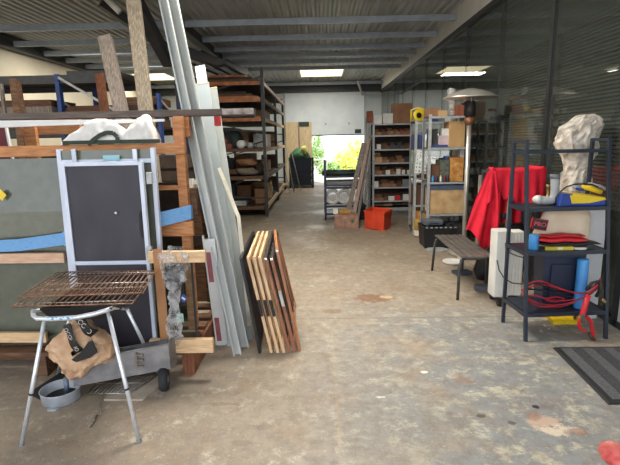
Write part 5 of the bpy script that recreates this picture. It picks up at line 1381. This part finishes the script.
# ---- machine under the red cloth
YR = 4.95
sx0, sx1 = at(489, 200, YR).x, at(541, 200, YR).x
ztop_ = at(515, 169, YR).z
ms = thing('machine_stand', 'dark machine stand hidden under the red cloth', 'stand', ((sx0 + sx1) / 2, YR + .15, 0))
for xx in (sx0 + .04, sx1 - .04):
    for yy in (YR + .04, YR + .3): MB().box(xx - .02, xx + .02, yy - .02, yy + .02, 0, ztop_ - .05).build('leg', anth, ms)
MB().box(sx0 + .02, sx1 - .02, YR + .02, YR + .32, ztop_ - .05, ztop_ - .02).build('top', anth, ms)
MB().box(sx0 + .05, sx1 - .05, YR + .16, YR + .3, .08, ztop_ - .62).build('motor_housing', black, ms, bevel=.02)
MB().tube([at(511, 196, YR - .06), at(503, 262, YR - .06)], .026, 12).build('support_tube', grey_pl, ms, smooth=True)
MB().lathe([(.03, -.03), (.035, 0), (.03, .03)], at(503, 216, YR - .03) , 12).build('knob', black, ms)
base_z = lambda x, y, Y: at(x, y, Y).z
hem = [(0, 203), (.06, 200), (.12, 194), (.17, 190), (.22, 192), (.28, 201), (.34, 198), (.42, 201), (.5, 205), (.6, 204), (.7, 207), (.8, 205), (.9, 206), (.96, 212), (1, 220)]
def hemy(u):
    for (a0, b0), (a1, b1) in zip(hem, hem[1:]):
        if a0 <= u <= a1: return b0 + (b1 - b0) * (u - a0) / (a1 - a0)
    return hem[-1][1]
def topz(u): return ztop_ - .008 + .008 * math.sin(u * 9) + (.035 * max(0, 1 - abs(u - .04) / .07)) + (.03 * max(0, 1 - abs(u - .95) / .06))
def clothf(u, v):
    x = sx0 - .01 + (sx1 - sx0 + .03) * u
    if v < .3:
        return V((x, YR - .02 + .36 * (1 - v / .3) * min(1, .12 + u / .22), topz(u) - .006 + .003 * math.sin(x * 40)))
    t = (v - .3) / .7
    z = topz(u) + (base_z(500, hemy(u), YR - .05) - topz(u)) * t
    drop = topz(u) - z; left = max(0, 1 - u / .3)
    fold = .022 * math.sin(u * 17 + .6) + .01 * math.sin(u * 41)
    return V((x - left * drop * .15, YR - .02 - .02 * min(1, drop * 4) - fold * min(1, drop * 2.2) - left * drop * .2, z))
rc_ = thing('red_drape', 'bright red cloth draped over a stand beside the bench', 'cloth', ((sx0 + sx1) / 2, YR + .1, .4))
MB().grid(90, 30, clothf).build('front_fall', red_cloth, rc_, smooth=True, solid=.004)
def tailf(u, v):
    xl = 488 - 22 * v ** .9; xr = 496 + 2 * math.sin(v * 3)
    yb = 231 + 19 * min(1, u * 1.3) - 4 * math.sin(u * 9)
    w = 171 + (yb - 171) * v
    p = at(xl + (xr - xl) * u, w, YR - .035 - .10 * v)
    p.y += (.03 * math.sin(u * 11 + .5) + .012 * math.sin(u * 23 + v * 3)) * min(1, v * 1.8)
    return p
MB().grid(40, 30, tailf).build('hanging_tail', red_cloth, rc_, smooth=True, solid=.004)
def backf(u, v):
    x = sx0 + .15 + (sx1 - sx0 - .13) * u; drop = v * (ztop_ - .42)
    return V((x, YR + .345 + .02 * math.sin(u * 21) * min(1, drop * 3), ztop_ - .006 - drop))
MB().grid(50, 14, backf).build('back_fall', red_cloth, rc_, smooth=True, solid=.004)
def sidef(u, v):
    y = YR - .02 + .36 * u; drop = v * (ztop_ - (.75 + .2 * math.sin(u * 3)))
    return V((sx1 + .025 + .02 * math.sin(u * 12) * min(1, drop * 3), y, ztop_ - .004 - drop))
MB().grid(20, 12, sidef).build('side_fall', red_cloth, rc_, smooth=True, solid=.004)
p = gz(484, 284); tag(MB().blob([((p.x + .08, p.y + .2, .002), .1, .1), ((p.x + .08, p.y + .2, .1), .13, .12), ((p.x + .08, p.y + .2, .24), .1, .1), ((p.x + .08, p.y + .2, .3), .04, .04)], 16, .02, 9).build('black_bag', rubber, smooth=True), 'black bag on the floor under the red cloth', 'bag')

# ---- oil radiator
Yr = 4.32
x0, x1 = at(497, 260, Yr).x, at(526, 260, Yr).x
zt_, zb_ = at(503, 232, Yr).z, .09
rd = thing('oil_radiator', 'white oil-filled radiator on castors behind the black shelf', 'radiator', ((x0 + x1) / 2, Yr + .08, 0))
nf = 8
for k in range(nf):
    xx = x0 + .02 + (x1 - x0 - .06) * k / (nf - 1)
    MB().box(xx - .016, xx + .016, Yr, Yr + .14, zb_, zt_).build('fin', white_enamel, rd, bevel=.008)
MB().box(x0 - .02, x0 + .12, Yr - .012, Yr + .15, zb_ - .01, zt_ + .012).build('control_box', white_enamel, rd, bevel=.01)
for zz in (zb_ + .06, zt_ - .08): MB().tube([(x0, Yr + .07, zz), (x1 - .03, Yr + .07, zz)], .02, 10).build('pipe', white_enamel, rd)
for xx in (x0 + .03, x1 - .06):
    MB().box(xx - .015, xx + .015, Yr - .03, Yr + .17, .045, .07).build('castor_bar', black, rd)
    for yy in (Yr - .025, Yr + .165): MB().lathe([(.015, -.012), (.026, -.012), (.026, .012), (.015, .012)], (xx, yy, .026), 14, Matrix.Rotation(PI / 2, 3, 'Y')).build('castor', black, rd)
cd_ = [at(505.5, 243, Yr - .02), at(506, 250, Yr - .04), at(510, 253, Yr - .05), at(517, 256, Yr - .06), at(525, 258, Yr - .05)]
MB().tube(cd_, .005, 6).build('cable', black, rd, smooth=True)
cd_ = [at(497, 260, Yr - .04), at(499, 270, Yr - .06), at(504, 278, Yr - .08), at(512, 283, Yr - .08), at(522, 284, Yr - .06)]
MB().tube(cd_, .005, 6).build('cable', black, rd, smooth=True)

# ================================================================== BLACK SHELF AND ITS LOAD
FLp, FRp, RLp = gz(525.5, 341.5), gz(605.5, 338.5), gz(507, 323.5)
ex = FRp - FLp; ang = math.atan2(ex.y, ex.x); W_ = ex.length
D_ = .40
sh = thing('black_shelf', 'blue-black metal shelf rack with open top rails at the right', 'shelf', (FLp.x, FLp.y, 0), rz=ang)
HT = at(530, 139.5, FLp.y).z
t = .026
HT = at(530, 139.5, FLp.y + .2).z
fy = lambda z: .2 * z / HT                        # the front posts lean back like a ladder
for xx in (0, W_):
    MB().box(xx - t / 2, xx + t / 2, D_ - t / 2, D_ + t / 2, 0, HT).build('post', black_metal, sh, local=True, bevel=.002)
    MB().hexa([(xx - t / 2, -t / 2, 0), (xx + t / 2, -t / 2, 0), (xx + t / 2, t / 2, 0), (xx - t / 2, t / 2, 0), (xx - t / 2, .2 - t / 2, HT), (xx + t / 2, .2 - t / 2, HT), (xx + t / 2, .2 + t / 2, HT), (xx - t / 2, .2 + t / 2, HT)]).build('post', black_metal, sh, local=True, bevel=.002)
zsh = [at(528, 208, FLp.y + .134).z, at(527, 252, FLp.y + .09).z, at(526, 313, FLp.y + .034).z]
for z in zsh:
    o = MB().box(t / 2, W_ - t / 2, fy(z), D_, z - .012, z).build('shelf_board', black_metal, sh, local=True)
    MB().box(t / 2, W_ - t / 2, fy(z) - t / 2, fy(z), z - .03, z).box(t / 2, W_ - t / 2, D_, D_ + t / 2, z - .03, z).box(-t / 2, 0.0, fy(z), D_ - t / 2, z - .03, z).box(W_, W_ + t / 2, fy(z), D_ - t / 2, z - .03, z).build('shelf_edge', black_metal, o, local=True)
zr_ = at(529, 152.5, FLp.y + .185).z
for yy in (D_,): MB().box(t / 2, W_ - t / 2, yy - .008, yy + .008, zr_ - .012, zr_ + .012).build('back_rail', black_metal, sh, local=True)
MB().box(t / 2, W_ - t / 2, fy(zr_) - .008, fy(zr_) + .008, zr_ - .010, zr_ + .010).build('front_rail', black_metal, sh, local=True)
for xx in (0, W_):
    for zz in (HT - .012, zr_): MB().box(xx - .01, xx + .01, fy(zz) + t / 2, D_ - t / 2, zz - .012, zz + .012).build('side_rail', black_metal, sh, local=True)
Z1, Z2, Z3 = zsh
Ys = FLp.y + .134
GS = 'things on the black shelf'
# top shelf: pipe elbow, tool set
def P1(px, py, dy): return at(px, py, Ys + dy)
pe = thing('pipe_elbow', 'grey plastic pipe elbow with a pale end at the left of the top shelf', 'pipe elbow', (P1(546, 200, .14).x, Ys + .14, Z1), GS)
e = [P1(539, 201, .14), P1(545, 201.5, .14), P1(551, 200.5, .14), P1(554, 197, .14), P1(555, 190, .14), P1(555, 177, .14)]
for q in e: q.z += max(0, Z1 + .036 - e[1].z)
MB().tube(e, .034, 16, radii=[.036, .034, .034, .034, .033, .033]).build('pipe', pvc, pe, smooth=True)
MB().tube([e[0] + V((-.05, 0, .012)), e[0] + V((-.028, 0, .008)), e[0] + V((.004, 0, .0))], .036, 16, radii=[.012, .034, .039]).build('pipe_collar', carton_white, pe, smooth=True)
MB().tube([e[-1] + V((0, 0, -.01)), e[-1] + V((0, 0, .02))], .037, 16).build('pipe_socket', grey_pl, pe, smooth=True)
br_ = thing('brass_fitting', 'brassy hose fitting standing behind the grey pipe elbow', 'fitting', (P1(548, 190, .21).x, Ys + .21, Z1), GS)
c = P1(548, 195, .21)
MB().lathe([(.016, 0), (.02, .01), (.02, .06), (.014, .065), (.014, .13), (.02, .135), (.02, .16)], (c.x, Ys + .21, Z1), 12).build('fitting_body', mat('brass', (172, 138, 84), .35, .8), br_, smooth=True)
ts = thing('tool_case', 'blue and yellow wedge-shaped tool case on the top of the black shelf', 'tool case', (P1(584, 200, .1).x, Ys + .1, Z1), GS)
bl = [P1(559, 206, .05), P1(609, 205, .05), P1(609, 201.5, .05), P1(603, 198.5, .05), P1(575, 194, .05), P1(562, 193.5, .05)]
zmin = min(p.z for p in bl); bl = [p + V((0, 0, Z1 - zmin + .001)) for p in bl]
MB().prism(bl, (0, .17, 0)).build('case_body', blue, ts, bevel=.006)
yl = [P1(572, 203.5, .046), P1(570, 195.5, .046), P1(575, 193.5, .046), P1(606, 197, .046), P1(607, 199.5, .046), P1(590, 203, .046)]
yl = [p + V((0, 0, Z1 - zmin + .001)) for p in yl]
MB().prism(yl, (0, .178, .0)).build('case_lid', yellow, ts, bevel=.006)
zt1 = yl[3].z
dr_ = thing('cordless_tool', 'yellow and grey hand tool lying on the blue and yellow case', 'tool', (P1(590, 190, .14).x, Ys + .14, zt1 + .005), GS)
lift = V((0, 0, .018))
MB().tube([P1(581, 189, .13) + lift, P1(590, 190.5, .13) + lift, P1(601, 194.5, .13) + lift], .02, 12, radii=[.017, .022, .019]).build('tool_body', yellow, dr_, smooth=True)
MB().tube([P1(570, 188, .13) + lift, P1(581, 189, .13) + lift], .012, 10, radii=[.007, .014]).build('tool_nose', chrome, dr_, smooth=True)
MB().tube([P1(588, 186, .15) + lift, P1(600, 188.5, .15) + lift, P1(607, 192, .15) + lift], .013, 10).build('grip', shelf_grey, dr_, smooth=True)
MB().tube([P1(576, 190.5, .11) + lift, P1(583, 192.5, .11) + lift], .012, 10).build('battery', blue, dr_, smooth=True)
hp_ = [P1(555.5, 205, .03), P1(556, 198, .03), P1(560, 192, .03), P1(566, 187, .035), P1(574, 184.5, .04), P1(584, 183.8, .05), P1(592, 184.5, .06), P1(598, 187, .08)]
tag(MB().tube(hp_, .006, 8).build('black_cable', black, smooth=True), 'black cable arching over the blue and yellow tool case', 'cable', GS)
# second shelf
Ys = FLp.y + .09
bt = thing('blue_roll', 'light blue roll standing at the left of the middle shelf', 'roll', (P1(533, 245, .08).x, Ys + .09, Z2), GS)
c = P1(533.5, 245, .09); hh = P1(533, 234.5, .09).z - Z2
MB().lathe([(.012, 0), (.036, .001), (.038, .006), (.038, hh - .006), (.036, hh), (.012, hh)], (c.x, Ys + .09, Z2 + .0005), 20).build('roll_body', lightblue, bt, smooth=True)
MB().tube([(c.x, Ys + .09, Z2 + hh), (c.x, Ys + .09, Z2 + hh + .004)], .014, 12).build('core', carton_brown, bt)
lb = thing('spirit_level', 'yellow level lying flat under the red bag', 'level', (P1(560, 247, .05).x, Ys + .06, Z2), GS)
a, b_ = P1(545, 249, .045), P1(573, 249, .045)
MB().box(a.x, b_.x, Ys + .03, Ys + .055, Z2 + .001, Z2 + .03).build('level_body', mat('olive yellow', (206, 190, 60), .5), lb, bevel=.003)
MB().box((a.x + b_.x) / 2 - .02, (a.x + b_.x) / 2 + .02, Ys + .028, Ys + .03, Z2 + .008, Z2 + .024).build('vial', carton_white, lb)
c = P1(580, 249, .05); tag(MB().lathe([(.05, 0), (.055, .004), (.055, .014), (.05, .018)], (c.x, Ys + .06, Z2 + .001), 22, sy=.6).build('oval_dish', carton_white, smooth=True), 'white oval dish lying right of the yellow level', 'dish', GS)
rbq = thing('red_bag', 'flat red bag with a black underside on the middle of the black shelf', 'bag', (P1(568, 245, .12).x, Ys + .12, Z2 + .02), GS)
def flat(px, z0, z1, y0, y1, m, nm, bulge=.0):
    a, b_ = P1(px[0], 245, .05).x, P1(px[1], 245, .05).x
    def f(u, v):
        x = a + (b_ - a) * u
        th = (z1 - z0) * (math.sin(PI * min(1, max(0, u))) ** .35)
        an = 2 * PI * v
        yy = (y0 + y1) / 2 + (y1 - y0) / 2 * math.cos(an)
        return V((x, yy, (z0 + z1) / 2 + th / 2 * math.copysign(abs(math.sin(an)) ** .5, math.sin(an)) + .004 * math.sin(x * 30)))
    return MB().grid(24, 16, f).build(nm, m, rbq, smooth=True)
flat((538, 602), Z2 + .03, Z2 + .062, Ys + .04, Ys + .17, black, 'bag_underside')
flat((538, 588), Z2 + .058, Z2 + .10, Ys + .035, Ys + .165, red, 'bag_top')
flat((542, 586), Z2 + .098, Z2 + .122, Ys + .05, Ys + .15, red, 'folded_flap')
# PRO sack at the back of the middle shelf
a, b_ = P1(530, 240, .24), P1(586, 240, .24)
ps = thing('paper_sack', 'cream sack with a black and red PRO patch behind the red bag', 'sack', ((a.x + b_.x) / 2, Ys + .24, Z2), GS)
def sackf(u, v):
    an = 2 * PI * u; w = (b_.x - a.x) / 2; cx = (a.x + b_.x) / 2
    h = (Z1 - .035) - Z2
    k = 1 - .28 * v ** 2.5
    sgn = math.copysign(abs(math.cos(an)) ** .55, math.cos(an)); sg2 = math.copysign(abs(math.sin(an)) ** .7, math.sin(an))
    p = V((cx + w * k * sgn + .06 * v * (1), Ys + .24 + .06 * (1 - .4 * v) * sg2, Z2 + .001 + h * v))
    return p + mnoise.noise_vector(p * 12) * .008 * v
MB().grid(40, 14, sackf).build('sack_body', mat('cream sack', (224, 206, 180), .7, c2=(210, 188, 160), scale=6), ps, smooth=True)
yq = Ys + .18
c = P1(540, 224.5, yq - Ys)
RT = Matrix.Rotation(.16, 3, 'Y')
pt_ = MB().obox((c.x, yq, c.z), (.12, .006, .09), m=RT).build('pro_patch', black, ps)
xd, yd = RT @ V((1, 0, 0)), RT @ V((0, 0, 1))
fr2 = MB()
for s_ in (-1, 1):
    fr2.obox(V((c.x, yq - .003, c.z)) + yd * (.040 * s_), (.118, .004, .004), m=RT); fr2.obox(V((c.x, yq - .003, c.z)) + xd * (.057 * s_), (.004, .004, .084), m=RT)
fr2.build('patch_border', red, pt_)
lettering('pro_lettering', 'PRO', .052, V((c.x, yq - .0045, c.z)), xd, yd, mat('pinkish red print', (232, 104, 112), .5), pt_)
q = P1(531.5, 222, yq - Ys); MB().obox((q.x, yq, q.z), (.012, .004, .09), m=RT).build('red_stroke', red, ps)
Ys = FLp.y + .034
# bottom shelf: navy bin with light blue roll inside, jumper leads
a, b_ = P1(541, 300, .16), P1(580, 300, .16)
nbn = thing('navy_bin', 'navy plastic bin at the back of the lowest shelf', 'bin', ((a.x + b_.x) / 2, Ys + .25, Z3), GS)
zt_ = Z2 - .05
tray(MB(), a.x, b_.x, Ys + .16, Ys + .345, Z3 + .001, zt_, .02).build('bin_body', navy, nbn, solid=.006, bevel=.006)
MB().box(a.x + .06, b_.x - .06, Ys + .145, Ys + .156, Z3 + .06, zt_ - .08).build('front_panel', mat('deep navy', (26, 34, 58), .4), nbn, bevel=.004)
MB().box(a.x - .01, b_.x + .01, Ys + .145, Ys + .16, zt_ - .03, zt_ + .004).build('rim', navy, nbn, bevel=.004)
c = P1(581, 285, .1); hh = P1(580, 259, .1).z - Z3
tag(MB().lathe([(.02, 0), (.04, .001), (.043, .01), (.043, hh - .01), (.038, hh), (.02, hh)], (c.x, Ys + .1, Z3 + .0005), 20).build('foam_roll', lightblue, smooth=True), 'light blue foam roll standing right of the navy bin', 'roll', GS)
jl = thing('jumper_leads', 'red and black jumper leads with clamps sprawled on the lowest shelf', 'jumper leads', (P1(570, 290, .05).x, Ys + .08, Z3 + .01), GS)
red_lead = mat('dark red lead', (176, 34, 46), .4, c2=(140, 26, 38), scale=9)
def loop(pts, r, m, nm='lead'):
    P = [P1(*p) for p in pts]; Q = []
    for i in range(len(P) - 1):                   # smooth the bends
        p0, p1, p2, p3 = P[max(i - 1, 0)], P[i], P[i + 1], P[min(i + 2, len(P) - 1)]
        for k in range(6):
            t = k / 6; Q.append(.5 * ((2 * p1) + (p2 - p0) * t + (2 * p0 - 5 * p1 + 4 * p2 - p3) * t * t + (3 * p1 - p0 - 3 * p2 + p3) * t ** 3))
    Q.append(P[-1])
    for q in Q: q.z = max(q.z, Z3 + .012) if (q.y > Ys - .01) else q.z
    return MB().tube(Q, r, 8).build(nm, m, jl, smooth=True)
loop([(523, 293, .02), (527, 285, .04), (540, 281, .06), (556, 287, .06), (572, 292, .05), (586, 293, .03), (598, 285, .02), (600, 280, .02)], .0062, red_lead)
loop([(524, 291, .03), (530, 300, .05), (548, 305, .07), (565, 304, .07), (580, 299, .05), (592, 291, .03), (599, 284, .02)], .0062, red_lead)
loop([(522, 290, .05), (533, 304, .09), (552, 308, .1), (570, 304, .09), (588, 296, .06), (597, 288, .04)], .0062, red_lead)
loop([(522, 291, .04), (528, 288, .09), (545, 285, .12), (562, 290, .13), (580, 293, .1), (594, 286, .05), (601, 278, .02)], .0062, red_lead)
loop([(523, 296, .02), (536, 296, .06), (552, 300, .09), (570, 300, .1), (590, 292, .06), (602, 283, .02)], .0062, red_lead)
loop([(545, 299, .08), (556, 297, .09), (564, 299, .1), (556, 302, .1), (546, 300, .09)], .0062, red_lead)
loop([(524, 289, .06), (540, 290, .11), (560, 293, .12), (578, 291, .1), (592, 284, .07)], .006, black)
loop([(526, 287, .07), (536, 283, .1), (552, 290, .13), (575, 297, .12), (596, 290, .05), (600, 282, .02)], .006, black)
MB().tube([P1(586, 290, .0), P1(592, 283, .0), P1(599, 281, .0), P1(601, 288, .0), P1(596, 297, .0)], .013, 8).build('black_clamp', black, jl, smooth=True)
MB().obox(P1(604, 301, -.03), (.035, .012, .02), m=Matrix.Rotation(.7, 3, 'Y')).build('brass_jaw', mat('brass', (172, 138, 84), .35, .8), jl, bevel=.002)
loop([(588, 296, .0), (586, 302, -.03), (584, 309, -.035), (582, 316, -.035)], .022, red, 'red_clamp')
loop([(583, 316, -.035), (579, 322, -.035), (580, 328, -.035), (585, 331, -.035)], .013, red, 'clamp_handle')
loop([(586, 316, -.035), (591, 322, -.035), (592, 329, -.035), (594, 336, -.035)], .014, red, 'clamp_handle')
MB().obox(P1(583, 319, -.055), (.03, .016, .075), m=Matrix.Rotation(-.15, 3, 'Y')).build('steel_jaw', mat('dull steel jaw', (132, 124, 112), .4, .7), jl, bevel=.003)
MB().tube([P1(589, 333, -.035), P1(593, 339, -.03), P1(597, 343, -.025)], .014, 8, radii=[.012, .015, .009]).build('clamp_jaw', mat('rusty jaw', (92, 60, 50), .5, .4), jl, smooth=True)
# yellow tray below
p0, p1 = gz(553, 325), gz(582, 324)
yt_ = thing('yellow_tray', 'flat yellow tray on the floor under the black shelf', 'tray', ((p0.x + p1.x) / 2, p0.y + .1, 0))
tray(MB(), p0.x - .0, p1.x, p0.y - .0, p0.y + .2, .002, .04, .01).build('tray_body', yellow, yt_, solid=.004)
tray(MB(), p0.x - .06, p0.x + .03, p0.y + .205, p0.y + .3, .002, .05, .01).build('grey_tub', anth, yt_, solid=.004)
Ys = FLp.y
# white boards behind the shelf
yw = Ys + D_ + .06
for j, (pa, pb2, yo, m, lab) in enumerate(((578, 592, .0, white_panel, 'left white board standing behind the black shelf'), (592, 603, .035, mat('pale grey laminate', (206, 208, 208), .4), 'right pale grey board standing behind the black shelf'))):
    a, b_ = at(pa, 300, yw + yo), at(pb2 + 8, 300, yw + yo)
    zz = at(pa, 205, yw + yo).z
    d_ = thing('laminate_board', lab, 'board', ((a.x + b_.x) / 2, yw + yo, 0), 'white boards behind the black shelf')
    xb1 = min(b_.x, 2.44)
    MB().box(a.x, xb1, yw + yo, yw + yo + .019, 0, zz).build('panel', m, d_)
    MB().box(a.x - .002, a.x, yw + yo, yw + yo + .019, 0, zz).build('edge_band', shelf_dark, d_)
# bubble-wrapped roll behind
yw2 = Ys + D_ + .24
sp = [(574, 330, .13), (574, 237, .13), (573, 210, .135), (575, 185, .135), (577, 165, .13), (578, 155, .135), (578, 148, .155), (576, 140, .175), (579, 131, .185), (583, 124, .15), (586, 118, .11), (587, 115, .06)]
rg = []
for px, py, r in sp:
    c = at(px, py, yw2); rg.append((V((c.x, yw2, max(.0, c.z))), r, min(r, .13)))
rg = [(c_0, a_0 * (.86 if c_0.z < 1.35 else 1), b_0) for c_0, a_0, b_0 in rg]
rg[0] = (V((rg[1][0].x, yw2, .002)), .11, .11)
rg2 = []
for (c0, a0, b0), (c1, a1, b1) in zip(rg, rg[1:]):
    n = max(2, int(abs(c1.z - c0.z) / .03))
    for k in range(n): t_ = k / n; rg2.append((c0.lerp(c1, t_), a0 + (a1 - a0) * t_, b0 + (b1 - b0) * t_))
rg2.append(rg[-1])
bw = thing('wrapped_roll', 'tall roll in crumpled bubble wrap standing behind the black shelf', 'wrapped roll', (rg[1][0].x, yw2, 0))
wb_ = MB().blob(rg2, 34, .026, 8)
for v_ in wb_.bm.verts:
    q = v_.co.copy(); k_ = abs(mnoise.noise(q * 17)) * .05 + abs(mnoise.noise(q * 31 + V((3, 1, 7)))) * .03
    n_ = V((q.x - rg[1][0].x, q.y - yw2, 0)); n_ = n_.normalized() if n_.length > 1e-4 else n_
    v_.co = q - n_ * (k_ - .012)
wb_.build('bubble_wrap', poly_wrap, bw)
MB().blob([(c, a * .72, b * .72) for c, a, b in rg2[:-4]], 24, .02, 7).build('roll_core', mat('roll core', (196, 184, 166), .7, c2=(140, 132, 122), scale=7), bw, smooth=True)
k0, k1 = at(556, 141, yw2 - .05), at(590, 122, yw2 - .05)
c_ = at(602, 122, yw2)
MB().prism([at(560, 143, yw2 - .1), at(571, 133, yw2 - .14), at(573, 150, yw2 - .14), at(565, 154, yw2 - .12)], (.0, .12, 0)).build('wrap_corner', poly_wrap, bw)
MB().prism([at(588, 119, yw2 - .06), at(603, 120, yw2 - .03), at(601, 127, yw2 - .03), at(596, 138, yw2 - .06), at(590, 140, yw2 - .06)], (.0, .1, 0)).build('wrap_flap', poly_wrap, bw)

# ---- mat and rag
m0, m1, m2 = gz(552.5, 348), gz(640, 347), gz(608.5, 405)
e1 = (m1 - m0).normalized(); e2 = (m2 - m0); Lm = e2.length; e2 = e2.normalized()
mt = thing('door_mat', 'dark ribbed door mat with black border on the floor at the right', 'mat', m0 + e2 * Lm / 2)
Wm = .95
def mp(u, v, z): p = m0 + e1 * u + e2 * v; return V((p.x, p.y, z))
MB().hexa([mp(0, 0, .0), mp(Wm, 0, .0), mp(Wm, Lm, .0), mp(0, Lm, .0), mp(.012, .012, .012), mp(Wm - .012, .012, .012), mp(Wm - .012, Lm - .012, .012), mp(.012, Lm - .012, .012)]).build('mat_border', rubber, mt)
pile = mat('charcoal pile', (70, 70, 72), .95, c2=(52, 52, 54), scale=80)
pile2 = mat('light charcoal pile', (96, 96, 96), .95, c2=(76, 76, 77), scale=80)
ns = 11
for k in range(ns):
    u0 = .045 + (Wm - .09) * k / ns; u1 = .045 + (Wm - .09) * (k + 1) / ns
    MB().hexa([mp(u0, .04, .0122), mp(u1, .04, .0122), mp(u1, Lm - .04, .0122), mp(u0, Lm - .04, .0122), mp(u0, .04, .016 + .003 * (k % 2)), mp(u1, .04, .016 + .003 * (k % 2)), mp(u1, Lm - .04, .016 + .003 * (k % 2)), mp(u0, Lm - .04, .016 + .003 * (k % 2))]).build('pile_stripe', pile if k % 2 else pile2, mt)
c = gz(622, 462)
tag(MB().blob([((c.x, c.y, .001), .07, .13), ((c.x, c.y, .02), .075, .135), ((c.x + .005, c.y, .045), .05, .10), ((c.x + .01, c.y + .01, .055), .02, .04)], 20, .02, 10).build('crumpled_rag', mat('pink red rag', (214, 120, 112), .85, c2=(178, 64, 62), scale=14, c3=(230, 190, 176)), smooth=True), 'crumpled pink and red rag at the bottom right corner of the floor', 'rag')
for (px, py, s_) in ((545, 326, .04), (549, 329, .03), (541, 331, .025)):
    p = gz(px, py); tag(MB().obox((p.x, p.y, .0025), (s_, .012, .004), rz=s_ * 40).build('wood_shaving', carton_white), {545: 'longest pale shaving on the floor left of the yellow tray', 549: 'middle pale shaving on the floor before the black shelf', 541: 'smallest pale shaving, leftmost before the black shelf'}[px], 'shaving', 'shavings by the black shelf')
